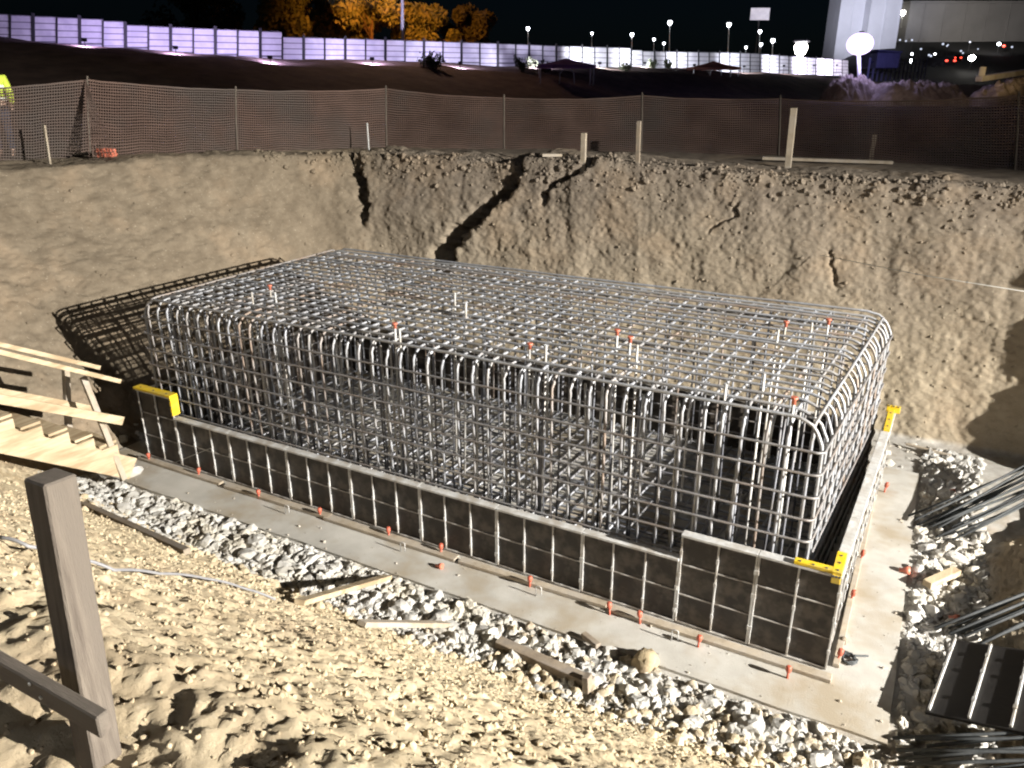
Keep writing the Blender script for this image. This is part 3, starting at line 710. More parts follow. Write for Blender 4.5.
# boulder-like lump at the stair foot
p = onz(134, 474, .0); v_, f_ = CH[4]; o = npmesh('stone_lump', v_*.15+np.array(p)+np.array((0, 0, .02)), f_, M['rubble'], False, np.array(p)); tag(o, 'pale angular stone lump at the foot of the timber stair', 'stone')

# ------------------------------------------------------------------ foreground barrier
BP = Vector((-1.56, -5.49, 0)); BP.z = gz(BP.x, BP.y)
bar = empty('timber_barrier', BP); tag(bar, 'grey square timber post with a nailed rail in the foreground', 'barrier')
tp = CAM+ray(50, 476)*1.87
b = MB(); nseg = 9
MB().beam(BP+Vector((.01, -.0, -.35)), tp, .084, .082, up=(0, 1, 0), ch=.005).build('post', M['post_wood'], bar, BP)
zr = 3.632
MB().beam((-1.29, -5.572, zr-.012), (-4.2, -5.585, zr+.03), .032, .062, ch=.004).build('rail', M['rail_wood'], bar, BP)
for dx, dz in ((-.02, .012), (.015, -.014)):
    MB().tube([(BP.x+.04+dx, -5.592, zr+dz), (BP.x+.04+dx, -5.586, zr+dz)], .005, 8).build('nail', M['panel_metal'], bar, BP)
MB().beam((-3.95, -5.50, gz(-3.95, -5.5)-.3), (-3.97, -5.50, 4.1), .09, .09, up=(0, 1, 0), ch=.005).build('post', M['grey_wood'], bar, BP)

# cable over the slope
uv = [(-6, 543), (30, 552), (75, 563), (115, 575), (160, 578), (205, 582), (245, 592), (282, 606)]
cpts = [hit(max(u, 1), v)+Vector((0, 0, .03)) for u, v in uv]
fine = []
for i in range(len(cpts)-1):
    for k in range(6): fine.append(cpts[i].lerp(cpts[i+1], k/6)+Vector((0, 0, .012*math.sin(k/6*math.pi))))
for q in fine: q.z = max(q.z, gz(q.x, q.y, 6)+.012)
tag(MB().tube(fine, .009, 6).build('cable', M['cable'], None, cpts[3], True), 'thin grey cable lying across the lit near slope', 'cable')
a_ = onz(176, 462, .12); b_ = CAM+ray(398, 372)*9.1
tag(MB().tube([a_, a_.lerp(b_, .5)+Vector((0, 0, -.01)), b_], .004, 5).build('string_line', M['string'], None, a_, True), 'taut pale string from the formwork foot up to the cage', 'string')
a_ = CAM+ray(820, 255)*11.9; b_ = CAM+ray(1060, 297)*9.3
tag(MB().tube([a_, a_.lerp(b_, .5)+Vector((0, 0, -.03)), b_], .005, 5).build('string_line', M['string'], None, a_, True), 'thin pale string stretched before the back wall at right', 'string')

# ------------------------------------------------------------------ right bank: panel, rebar bundles
pr = empty('formwork_panel', (.80, -.26, .12)); PO = Vector((.80, -.26, .12))
ex = Vector((.41, -.07, .12)).normalized(); ey = Vector((.29, 1.12, .05)).normalized(); ez = ex.cross(ey).normalized(); ey = ez.cross(ex)
rot = Matrix((ex, ey, ez)).transposed()
MB().box(PO+ex*.62+ey*.55, (1.24, 1.12, .03), rot, .003).build('facing_board', M['film_shaded'], pr, PO)
for k in range(5):
    b = MB(); c = PO+ex*(.03+.29*k)+ey*.55+ez*.028; b.box(c, (.020, 1.08, .022), rot, .003)
    for q in (-.3, .1, .35): b.box(c+ey*q+ez*.012, (.03, .05, .014), rot, .003)
    b.build('rib', M['panel_metal'], pr, PO)
tag(pr, 'dark formwork panel with white ribs leaning on the right bank', 'formwork panel')
def bars(n, p_tip, p_end, spread, r, label, group, mname='dark_steel', sag=.0):
    for i in range(n):
        w_ = (i/(max(n-1, 1))-.5)
        sh = Vector((p_end[1]-p_tip[1], -(p_end[0]-p_tip[0]), 0)).normalized()*spread*w_*2
        a_ = Vector(p_tip)+sh*.8+Vector((jit(.25), jit(.25), 0))*.6; b_ = Vector(p_end)+sh+Vector((0, 0, jit(.06)))
        a_.z = gz(a_.x, a_.y, 3)+.05+.03*(i % 3)
        o = MB().tube([a_, a_.lerp(b_, .33)+Vector((0, 0, -sag)), a_.lerp(b_, .66)+Vector((0, 0, -sag)), b_], r, 7).build('rebar', M[mname], None, a_, True)
        tag(o, label, 'rebar', group)
bars(16, (.80, 3.2, .1), (2.1, 4.6, .55), .28, .014, 'long steel bar in the bundle leaning on the right bank, tips on rubble', 'bundle of bars on the right bank', 'dark_steel', .02)
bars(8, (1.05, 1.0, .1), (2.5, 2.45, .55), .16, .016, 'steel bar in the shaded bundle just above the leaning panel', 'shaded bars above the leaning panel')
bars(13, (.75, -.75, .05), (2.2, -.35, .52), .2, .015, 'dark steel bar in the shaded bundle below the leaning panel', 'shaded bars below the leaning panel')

# ------------------------------------------------------------------ rim: stakes, boards, net fence
def stake(u, vb, vt, w, mname, label, lean=0.0, t=None):
    p = hit(u, vb); D = (p-CAM).dot(FWD); q = far(u+lean, vt, D)
    o = MB().beam(p-Vector((0, 0, .25)), q, w, t or w*.6, up=(0, 1, 0), ch=.004).build('wooden_stake', M[mname], None, p)
    return tag(o, label, 'stake', 'stakes along the far rim')
stake(49, 164, 125, .055, 'grey_wood', 'short pale stake near the red net bundle, leftmost on the far rim', -5)
stake(369, 150, 123, .03, 'white_stake', 'thin white stake on the far rim above the corner crack', -2)
stake(583, 164, 133, .09, 'grey_wood', 'broad pale wooden stake above the right end of the big crack', 1)
stake(638, 163, 121, .07, 'old_wood', 'tall grey-brown stake right of the broad pale stake', 1)
stake(788, 168, 108, .10, 'grey_wood', 'tallest pale wooden stake, standing at the boards on the rim', 6)
stake(871, 161, 134, .07, 'grey_wood', 'leaning pale stake at right, behind the end of the rim board', 4)
def rimboard(p0, p1, w, h, label):
    a_ = hit(*p0)+Vector((0, 0, .05)); b_ = hit(*p1)+Vector((0, 0, .05)); b_.z = a_.z+(b_.z-a_.z)*.6
    tag(MB().beam(a_, b_, w, h).build('timber_board', M['grey_wood'], None, (a_+b_)/2), label, 'board', 'boards on the far rim')
rimboard((762, 161), (892, 166), .16, .05, 'long flat grey board on the far rim beside the tallest stake')
rimboard((542, 158), (566, 158), .14, .05, 'short dark board on the far rim left of the broad pale stake')

# net fence: posts + woven net
NP = [(-60, 162, 92), (88, 156, 80), (236, 150, 90), (386, 146, 89), (504, 147, 98), (642, 150, 96), (780, 154, 99), (1018, 166, 96), (1120, 172, 98)]
net = []
for (u, vb, vt) in NP:
    rr = onz(u, vb, 3.72); net.append((rr, far(u, vt, (rr-CAM).dot(FWD))))
for i, (p, q) in enumerate(net): p.z = gz(p.x, p.y)
fence = empty('net_fence', net[3][0]); FO = Vector(net[3][0]); tag(fence, 'sagging orange brown plastic net fence on posts along the far rim', 'net fence')
for i, (p, q) in enumerate(net):
    MB().tube([p-Vector((0, 0, .3)), p.lerp(q, .5), q+Vector((0, 0, .07))], .017, 7).build('post', M['post_wood'], fence, FO, True)
for i in range(len(net)-1):
    (p0, q0), (p1, q1) = net[i], net[i+1]; Lh = (p1-p0).length; nu = int(Lh/.042); nv = 26; b = MB(); sag = .035*Lh*random.uniform(.5, .9)
    def NPt(s_, t_):
        lo = p0.lerp(p1, s_); hi = q0.lerp(q1, s_); hi.z -= sag*4*s_*(1-s_)*.55; lo.z += -.03+.02*math.sin(s_*19+i)
        w_ = mnoise.noise(Vector((s_*Lh*1.3+i*7, t_*2.0, 0)))*.06+mnoise.noise(Vector((s_*Lh*.4+i*3, t_, 5)))*.10
        r = lo.lerp(hi, t_); nn = (p1-p0).cross(Vector((0, 0, 1))).normalized(); r += nn*w_*math.sin(math.pi*min(max(s_, 0), 1)); r.z += .015*mnoise.noise(Vector((s_*Lh*2, t_*6, i))); return r
    for k in range(nv+1):                           # strands along
        t_ = k/nv; hw = (.0085 if k < nv else .014)/((q0-p0).length)
        o = len(b.v); ns = int(Lh/.22)
        for j in range(ns+1): b.v.append(tuple(NPt(j/ns, t_-hw))); b.v.append(tuple(NPt(j/ns, t_+hw)))
        for j in range(ns): b.f.append((o+2*j, o+2*j+2, o+2*j+3, o+2*j+1))
    for j in range(nu+1):                           # strands across
        s_ = j/nu; hw = .0055/Lh; o = len(b.v)
        for k in range(7): b.v.append(tuple(NPt(s_-hw, k/6)+Vector((0, -.003, 0)))); b.v.append(tuple(NPt(s_+hw, k/6)+Vector((0, -.003, 0))))
        for k in range(6): b.f.append((o+2*k, o+2*k+1, o+2*k+3, o+2*k+2))
    b.build('net', M['net'], fence, FO)
# loose fold of net with a bundle at its foot
p0 = hit(107, 158); b = MB()
for k in range(34):
    an = k*.9; rr = .10+.05*random.random()
    b.tube([p0+Vector((rr*math.cos(an)*1.5, rr*math.sin(an), .05+.10*random.random())), p0+Vector((rr*math.cos(an+1.4)*1.6, rr*math.sin(an+1.4), .04+.12*random.random())), p0+Vector((rr*math.cos(an+2.6)*1.4, rr*math.sin(an+2.6), .03+.08*random.random()))], .022, 5)
tag(b.build('net_bundle', M['orange'], None, p0), 'crumpled bundle of red orange net at the fence foot', 'net bundle')
pt = net[1][1]; pb0 = hit(92, 159); pb1 = hit(118, 158); b = MB()
for k in range(14):
    s_ = k/13; e0 = Vector(pt).lerp(pb0, s_); e1 = Vector(pt).lerp(pb1, s_); b.tube([e0+Vector((.02, -.06, 0)), e1+Vector((.02, -.06, 0))+Vector((.001, 0, 0))], .006, 4)
for k in range(8):
    s_ = k/7; b.tube([Vector(pt)+Vector((.02, -.06, 0)), pb0.lerp(pb1, s_)+Vector((.02, -.06, .04))], .006, 4)
tag(b.build('net_flap', M['net'], None, pb0), 'triangular loose flap of orange net hanging from a fence post', 'net flap')

# ------------------------------------------------------------------ far background
# site hoarding on the bank: panels and posts of one long fence
HU = [(-60, 6, 40), (0, 14, 46), (114, 20, 50), (116, 24, 51), (150, 26, 53), (151, 26, 57), (285, 32, 62), (290, 37, 64), (400, 40, 66), (512, 44, 67), (560, 46, 71), (635, 48, 72), (637, 51, 72), (750, 53, 72), (800, 57, 73), (848, 60, 75)]
hu = np.array(HU, float)
def dist_at(u): return float(np.interp((u-512)/FPX*1.03, DH_X, DH_Y))+.5
bl_, u = [], -60.0
while u < 846:
    D = dist_at(u); bl_.append(u); nxt = u+2.05/D*FPX*(.80 if u < 500 else .62); u = nxt
bl_.append(848)
h0 = far(300, 60, dist_at(300)); hf = empty('site_hoarding', h0); tag(hf, 'long pale hoarding of sheet panels on the bank, lit violet white', 'hoarding')
def hpt(u, v): return far(u, v, dist_at(u))
for i in range(len(bl_)-1):
    ua, ub = bl_[i], bl_[i+1]; uc = (ua+ub)/2
    vt = float(np.interp(uc, hu[:, 0], hu[:, 1])); vb = float(np.interp(uc, hu[:, 0], hu[:, 2]))
    vta, vtb = vt+(ua-uc)*.03, vt+(ub-uc)*.03
    A, B_, C_, Dd = hpt(ua, vb+1.2), hpt(ub, vb+1.2), hpt(ub, vtb), hpt(ua, vta)
    b = MB(); nr = 5                                   # five boards with a step between them
    nn = Vector((0, 0, 1)).cross(B_-A).normalized()
    if nn.dot(CAM-A) < 0: nn = -nn
    for k in range(nr):
        l0, l1 = A.lerp(Dd, k/nr), B_.lerp(C_, k/nr); h0_, h1_ = A.lerp(Dd, (k+.86)/nr), B_.lerp(C_, (k+.86)/nr)
        q = [l0+nn*.05, l1+nn*.05, h1_, h0_]; bk = [x-nn*.04 for x in q]
        b.add(q+bk, [(0, 1, 2, 3), (4, 7, 6, 5), (0, 4, 5, 1), (2, 6, 7, 3), (1, 5, 6, 2), (0, 3, 7, 4)])
    b.build('hoarding_panel', M['hoarding'], hf, h0)
    b = MB(); b.add([A-nn*.04, B_-nn*.04, C_-nn*.04, Dd-nn*.04, A-nn*.06, B_-nn*.06, C_-nn*.06, Dd-nn*.06], [(0, 1, 2, 3), (4, 7, 6, 5)]); b.build('backing_sheet', M['backing'], hf, h0)
    strong = i % 2 == 0
    MB().beam(A+nn*.09, Dd+nn*.09+Vector((0, 0, .18 if strong else .02)), (.20 if strong else .11), .06, up=tuple(nn)).build('post', M['post_dark'], hf, h0)
    if i % 2 == 0:
        MB().beam(A.lerp(Dd, .22)+nn*.10, B_.lerp(C_, .22)+nn*.10, .05, .05).build('rail', M['post_dark'], hf, h0)
# floodlights low on the bank washing the hoarding
def spot(name, loc, target, watts, col, ang, blend=1.0, rad=.15):
    l = bpy.data.lights.new(name, 'SPOT'); l.energy = watts; l.color = col; l.spot_size = R(ang); l.spot_blend = blend; l.shadow_soft_size = rad
    o = bpy.data.objects.new(name, l); COL.objects.link(o); o.location = loc; o.rotation_euler = (Vector(target)-Vector(loc)).to_track_quat('-Z', 'Y').to_euler(); return o
def point(name, loc, watts, col, rad=.2):
    l = bpy.data.lights.new(name, 'POINT'); l.energy = watts; l.color = col; l.shadow_soft_size = rad
    o = bpy.data.objects.new(name, l); COL.objects.link(o); o.location = loc; return o
WASH = [(85, 1500, (.66, .52, 1.0)), (175, 2000, (.66, .54, 1.0)), (270, 2100, (.68, .56, 1.0)), (372, 2700, (.70, .60, 1.0)), (460, 2200, (.72, .66, 1.0)), (535, 2400, (.78, .74, 1.0)), (600, 5200, (.90, .92, 1.0)), (645, 3000, (.90, .92, 1.0)), (695, 3000, (.88, .90, 1.0)), (745, 3000, (.86, .88, 1.0)), (785, 3200, (.86, .86, 1.0)), (815, 5200, (.85, .80, 1.0)), (838, 6500, (.9, .82, 1.0))]
for i, (u, wt, c) in enumerate(WASH):
    D = dist_at(u); t = far(u, 58 if u > 200 else 45, D); back = (CAM-t); back.z = 0; back.normalize()
    p = t+back*6.5; p.z = t.z+.9
    g = float(farz(np.array([p.x]), np.array([p.y]))[0])+3.6
    p.z = max(gz(p.x, p.y, 60)+.45, t.z-1.0)
    spot('wash_light', p, t+Vector((0, 0, .1)), wt, c, 150)
    rt = empty('floodlight', Vector((p.x, p.y, gz(p.x, p.y, 60)))); O = Vector(rt.location); tag(rt, 'small low floodlight on the dark bank washing the hoarding', 'floodlight', 'low floodlights before the hoarding')
    q = p+back*.12+Vector((0, 0, -.02)); d_ = -back
    MB().box(q, (.30, .07, .20), Matrix.Rotation(math.atan2(d_.y, d_.x)-math.pi/2, 3, 'Z'), .01).build('lamp_head', M['post_dark'], rt, O)
    MB().tube([O-Vector((0, 0, .1)), q], .02, 6).build('stand', M['post_dark'], rt, O)

# trees behind the hoarding
def tree(u, vtop, vbase, D, spread, n, label, leafm, seed, trunk_r=.22):
    r_ = random.Random(seed); base = far(u, 60, D); base.z = gz(base.x, base.y, 60); H = far(u, vtop, D).z-base.z
    root = empty('tree', base); tag(root, label, 'tree', 'trees behind the hoarding')
    b = MB(); b.tube([(0, 0, -.3), (r_.uniform(-.1, .1), 0, H*.3), (r_.uniform(-.3, .3), .1, H*.6)], [trunk_r, trunk_r*.75, trunk_r*.4], 8)
    cl = []
    for k in range(18):
        an = r_.uniform(0, 6.28); rr = spread*(r_.random()**.6); zz = H*r_.uniform(.30, .93); rr *= 1-.55*max(0, zz/H-.6)/.4
        c = Vector((rr*math.cos(an), rr*math.sin(an), zz)); cl.append((c, r_.uniform(.16, .30)*spread))
        if k < 9: b.tube([(0, 0, H*.28+k*.03*H), c*.5+Vector((0, 0, H*.22)), c], [trunk_r*.35, trunk_r*.2, .02], 5)
    b.build('trunk', M['bark'], root, (0, 0, 0), True)
    V, Fc = [], []
    for k in range(n):
        c, s_ = cl[r_.randrange(len(cl))]; q = Vector((r_.gauss(0, 1), r_.gauss(0, 1), r_.gauss(0, .8))); q = q.normalized()*s_*(r_.random()**.4)*1.25
        p = c+q; ax = Vector((r_.gauss(0, 1), r_.gauss(0, 1), r_.gauss(0, 1))).normalized(); ay = ax.orthogonal().normalized(); L_ = r_.uniform(.16, .34)
        o = len(V); V += [tuple(p-ax*L_), tuple(p+ay*L_*.5), tuple(p+ax*L_), tuple(p-ay*L_*.5)]; Fc.append((o, o+1, o+2, o+3))
    m2 = MB(); m2.add(V, Fc); m2.build('crown', M[leafm], root)
    return root
tree(315, -30, 0, 84, 5.2, 9500, 'broad tree left of the orange lit lamp pole, dim orange crown', 'leaf', 1)
tree(372, -16, 0, 81, 4.2, 11000, 'brightly orange lit tree just left of the lamp pole', 'leaf', 2)
tree(428, 8, 0, 83, 3.3, 7000, 'low orange tree right behind the orange lamp pole', 'leaf', 3)
tree(472, 8, 0, 88, 3.2, 5500, 'faint dark reddish tree right of the orange lamp pole', 'leaf_dark', 4)
tree(200, -30, 0, 84, 5.0, 4500, 'almost black tree at left behind the hoarding', 'leaf_dark', 5)
# sodium street lamp (its head is above the picture)
def lamp(u, vb, vt, D, rpole, head, label, group, glow, hs=.35, arm=0.0, mname='white_paint', basez=None):
    base = far(u, vb, D); base.z = gz(base.x, base.y, 80) if basez is None else basez
    top = far(u, vt, D); root = empty('street_lamp', base); tag(root, label, 'street lamp', group)
    MB().tube([base-Vector((0, 0, .2)), base.lerp(top, .5), top], [rpole, rpole*.85, rpole*.7], 7).build('pole', M[mname], root, base, True)
    hd_ = top+RGT*arm
    if arm: MB().tube([top, top.lerp(hd_, .5)+Vector((0, 0, .1)), hd_], rpole*.6, 6).build('arm', M[mname], root, base, True)
    b = MB(); b.box(hd_+Vector((0, 0, hs*.28)), (hs*.8, hs*.7, hs*.14), None, hs*.08); b.build('housing', M['post_dark'], root, base)
    b = MB(); n_ = 10
    b.tube([hd_+Vector((0, 0, hs*.15)), hd_, hd_-Vector((0, 0, hs*.28)), hd_-Vector((0, 0, hs*.45))], [hs*.26, hs*.34, hs*.26, hs*.10], n_)
    b.build('diffuser', M[glow], root, base, True); return hd_
hd_ = lamp(402, 55, -60, 71, .16, True, 'tall orange lit lamp pole before the trees', 'street lamps', 'glow_sodium', .5, -1.0)
spot('sodium_light', hd_+Vector((0, 0, -.8)), hd_+FWD*10+Vector((0, 0, -6.5)), 15000, (1.0, .30, .035), 110, .5, .3)
for i, (u, v, D, s_) in enumerate([(528, 28, 135, .8), (592, 33, 150, .6), (632, 34, 140, .85), (654, 39, 170, .75), (670, 22, 125, .95), (664, 43, 190, .8), (729, 24, 130, .95), (760, 31, 145, .85), (746, 47, 180, .75), (761, 44, 165, .9), (773, 40, 140, 1.0)]):
    names = ['small white street lamp, leftmost above the lit hoarding', 'faint white street lamp between the leftmost two bright ones', 'white street lamp above the brightest end of the hoarding', 'small low white lamp left of the tall twin glow', 'tall white street lamp with bright glow, highest of the middle group', 'little white lamp low beneath the tall middle lamp', 'tall bright white street lamp left of the grey sign', 'white street lamp just under the grey sign', 'tiny white lamp low between the two tall right lamps', 'white lamp low under the grey sign, beside the others', 'bright white lamp left of the big glare']
    lamp(u, 60, v, D, .07, True, names[i], 'street lamps', 'glow_white', s_, 0, 'white_paint', 5.0)
# big white flood left of the white towers and violet floodlight mast
hq = lamp(801, 72, 47, 116, .12, True, 'large glaring white lamp left of the towers', 'street lamps', 'glow_hot', 2.6, 0, 'white_paint', 4.0)
def mast(u, vb, vl, D, label, glow):
    base = far(u, vb, D); base.z = gz(base.x, base.y, 60); top = far(u, vl, D); root = empty('floodlight_mast', base); tag(root, label, 'floodlight')
    MB().tube([base-Vector((0, 0, .3)), base.lerp(top, .5), top+Vector((0, 0, -.65))], .13, 8).build('mast', M['white_paint'], root, base, True)
    MB().box(base+Vector((0, 0, .12)), (1.0, 1.0, .24), None, .03).build('base_block', M['concrete'], root, base)
    n_ = 20; rr = [.10, .45, .70, .84, .88, .84, .70, .45, .10]; zz = [-.72, -.62, -.45, -.22, 0, .22, .45, .62, .72]
    MB().tube([top+Vector((0, 0, z_)) for z_ in zz], rr, n_).build('lamp_glare', M[glow], root, base, True)  # lamp glare modelled as a glowing ball, wider than the lamp
    MB().tube([top+Vector((0, 0, .70)), top+Vector((0, 0, .80))], .16, 12).build('top_cap', M['post_dark'], root, base)
    return top
mt = mast(860, 92, 44, 58, 'mast with one big glaring violet white lamp at right before the towers', 'glow_blue')
point('violet_light', mt-FWD*1.3+Vector((0, 0, -.3)), 520, (.55, .5, 1.0), .3)
point('flood_light', hq-FWD*1.5+Vector((0, 0, -1.2)), 1500, (.92, .9, 1.0), .4)

# gazebos
def gazebo(u, ve, vp, D, wpx, m_, label):
    c = far(u, ve, D); base = Vector((c.x, c.y, gz(c.x, c.y, 60))); root = empty('gazebo', base, YAW); tag(root, label, 'gazebo', 'canopy gazebos on the waste land')
    w_ = wpx/FPX*D/2; ez_ = c.z-base.z; pk = far(u, vp, D).z-base.z
    b = MB(); n_ = 8; ring = []
    for k, f_ in enumerate([1.0, .66, .33, .06]):
        zz = ez_+(pk-ez_)*(1-f_)**1.35; ring.append([(w_*f_*sx, w_*f_*.7*sy, zz) for sx, sy in ((-1, -1), (1, -1), (1, 1), (-1, 1))])
    vs = [p for r_ in ring for p in r_]+[(0, 0, pk)]
    fs = [(k*4+j, k*4+(j+1) % 4, k*4+4+(j+1) % 4, k*4+4+j) for k in range(3) for j in range(4)]+[(12+j, 12+(j+1) % 4, 16) for j in range(4)]
    b.add(vs, fs); v2 = [(x_, y_, ez_-.22) for x_, y_, z_ in ring[0]]; b.add([*ring[0], *v2], [(j, (j+1) % 4, 4+(j+1) % 4, 4+j) for j in range(4)])
    b.build('canopy', M[m_], root)
    for sx, sy in ((-1, -1), (1, -1), (1, 1), (-1, 1)):
        MB().tube([(sx*w_*.93, sy*w_*.63, -.1), (sx*w_*.93, sy*w_*.63, ez_)], .04, 6).build('leg', M['white_paint'], root, (0, 0, 0), True)
    MB().tube([(-.55, -w_*.6, 0), (-.5, -w_*.6, ez_*.55), (-.25, -w_*.6, ez_*.78), (.25, -w_*.6, ez_*.78), (.5, -w_*.6, ez_*.55), (.55, -w_*.6, 0)], .035, 6).build('arch', M['white_paint'], root, (0, 0, 0), True)
gazebo(713, 67.5, 61, 84, 44, 'canvas_red', 'reddish brown pointed gazebo with pale legs before the white hoarding')
gazebo(566, 65, 58, 62, 52, 'canvas_purple', 'purple low pointed canopy before the hoarding at its brightest end')

# shrubs along the crest of the bank
def shrub(u, v, D, s_, seed, label):
    r_ = random.Random(seed); p = far(u, v, D); p.z = gz(p.x, p.y, 60); root = empty('shrub', p); tag(root, label, 'shrub', 'dark shrubs along the bank below the hoarding')
    st = MB(); V, Fc = [], []
    for k in range(11):
        an = r_.uniform(0, 6.28); tp = Vector((math.cos(an)*s_*r_.uniform(.3, 1.0), math.sin(an)*s_*.6, s_*r_.uniform(.5, 1.15)))
        st.tube([(0, 0, -.1), tp*.5+Vector((0, 0, s_*.15)), tp], [.025, .018, .006], 5)
        for j in range(34):
            q = tp*r_.uniform(.35, 1.05)+Vector((r_.gauss(0, .12), r_.gauss(0, .12), r_.gauss(0, .12)))*s_; ax = Vector((r_.gauss(0, 1), r_.gauss(0, 1), r_.gauss(0, 1))).normalized(); ay = ax.orthogonal().normalized(); L_ = r_.uniform(.06, .15)
            o = len(V); V += [tuple(q-ax*L_), tuple(q+ay*L_*.4), tuple(q+ax*L_), tuple(q-ay*L_*.4)]; Fc.append((o, o+1, o+2, o+3))
    st.build('stems', M['bark'], root, (0, 0, 0)); m2 = MB(); m2.add(V, Fc); m2.build('foliage', M['leaf_dark'], root)
rs = random.Random(5); k_ = 0
for u in [428, 436, 522, 531, 545, 626, 652, 668]:
    k_ += 1; D = dist_at(u)-rs.uniform(5, 9)
    shrub(u, 70, D, rs.uniform(.5, .9), 40+k_, 'dark ragged shrub on the bank below the lit hoarding')

# right background: hill with lights, white towers, long grey hall, fence, lit mounds
hv, hf_ = [], []; HX = np.linspace(-20, 420, 60); HYs = np.linspace(150, 620, 40)
for j, D in enumerate(HYs):
    for i, L_ in enumerate(HX):
        q = L_/D; lift = float(sstep(np.array([(D-150)/150.]))[0]); side = float(sstep(np.array([(q-.30)/.14]))[0])
        zz = 2.0+19.5*lift*side+2.2*mnoise.noise(Vector((L_*.02, D*.02, 3)))*side
        p = LD(L_, D, zz); hv.append(tuple(p))
for j in range(len(HYs)-1):
    for i in range(len(HX)-1):
        o = j*len(HX)+i; hf_.append((o, o+1, o+len(HX)+1, o+len(HX)))
hb = MB(); hb.add(hv, hf_); tag(hb.build('hills', M['hills'], None, (0, 0, 0), True), 'dark hillside in the right distance', kind='structure')
# towers
def slab_building(name, u0, u1, vt, vb, D, depth, m_, label, cat, ribs):
    a_ = far(u0, vb, D); c_ = far(u1, vb, D); a_.z = c_.z = min(a_.z, c_.z)-8; zt = far(u0, vt, D).z
    root = empty(name, (a_+c_)/2); O = Vector(root.location); tag(root, label, cat)
    ctr = (a_+c_)/2+FWD*depth/2; w_ = (c_-a_).length; h_ = zt-a_.z; rt_ = Matrix.Rotation(YAW, 3, 'Z')
    MB().box((ctr.x, ctr.y, a_.z+h_/2), (w_, depth, h_), rt_, .1).build('wall', M[m_], root, O)
    for k in range(ribs+1):
        p_ = a_.lerp(c_, (k+.02)/(ribs+.04))-FWD*.12; MB().box((p_.x, p_.y, a_.z+h_/2), (.35, .25, h_-.3), rt_, .03).build('pilaster', M[m_], root, O)
    MB().box((ctr.x, ctr.y, zt+.3), (w_+.8, depth+.8, .6), rt_, .1).build('parapet', M[m_], root, O)
    return root
slab_building('tower', 836, 862, -40, 40, 240, 9, 'tower_wall', 'white tower at left of the pair, right of the street lamps', 'tower', 2)
slab_building('tower', 866, 896, -36, 40, 236, 9, 'tower_wall', 'white tower nearest the long grey hall', 'tower', 2)
slab_building('hall', 897, 1090, 3, 39, 250, 30, 'hall_wall', 'long grey hall at upper right above the hillside', 'hall', 9)
spot('tower_light', far(862, 20, 185)+Vector((0, 0, -4)), far(866, 5, 238), 150000, (.82, .84, 1.0), 40)
spot('hall_light', far(985, 30, 215)+Vector((0, 0, 0)), far(990, 14, 250), 26000, (1.0, .93, .86), 80)
lamp(903, 16, 12, 246, .1, True, 'lamp glowing on the front of the grey hall', 'street lamps', 'glow_hot', 2.0, 0, 'white_paint', 20.0)
# grey roadside sign
sp = far(760, 14, 130); sg = empty('road_sign', Vector((sp.x, sp.y, 5))); tag(sg, 'plain pale grey sign panel high on a post above the street lamps', 'sign')
MB().box(sp, (2.9, .15, 1.7), Matrix.Rotation(YAW, 3, 'Z'), .04).build('sign_panel', M['hoarding'], sg, sg.location)
MB().tube([Vector((sp.x, sp.y, 4.8))+FWD*.2, sp+FWD*.2], .10, 7).build('post', M['post_dark'], sg, sg.location)
spot('sign_light', sp-FWD*9+Vector((0, 0, -4)), sp, 1300, (.9, .92, 1.0), 40)
# lights on the hillside
LI = [(900, 40, 'glow_dim', .5), (906, 41, 'glow_dim', .4), (912, 40, 'glow_dim', .5), (921, 49, 'glow_dim', .5), (935, 54, 'glow_white', .45), (943, 44, 'glow_dim', .6), (947, 46, 'glow_dim', .4), (931, 56, 'glow_dim', .5), (912, 54, 'glow_white', .55), (970, 42, 'glow_dim', .5), (961, 51, 'glow_dim', .5), (891, 60, 'glow_white', .9), (911, 61, 'glow_white', .9), (929, 55, 'glow_dim', .5), (948, 45, 'glow_dim', .4), (952, 60, 'glow_warm', .6), (963, 53, 'glow_dim', .4), (978, 49, 'glow_dim', .35), (999, 44, 'glow_white', .85), (972, 58, 'glow_hot', 1.4), (1012, 47, 'glow_dim', .5), (1004, 46, 'glow_red', .7)]
for (u, v, g_, s_) in LI:
    D = 150+ (83-v)/43*85; p = far(u, v, D); z0 = 2.0; root = empty('hillside_lamp', Vector((p.x, p.y, p.z-2.5)))
    col = {'glow_red': 'small red', 'glow_warm': 'small warm', 'glow_hot': 'largest glaring white', 'glow_white': 'bright white', 'glow_dim': 'faint white'}[g_]
    tag(root, f'{col} lamp far off on the dark hillside', 'distant lamp', 'lamps on the far hillside')
    MB().tube([p-Vector((0, 0, 2.6)), p], .05, 5).build('pole', M['post_dark'], root, root.location)
    MB().tube([p+Vector((0, 0, s_*.45)), p+Vector((0, 0, s_*.2)), p-Vector((0, 0, s_*.2)), p-Vector((0, 0, s_*.45))], [s_*.15, s_*.5, s_*.5, s_*.15], 8).build('lamp', M[g_], root, root.location, True)
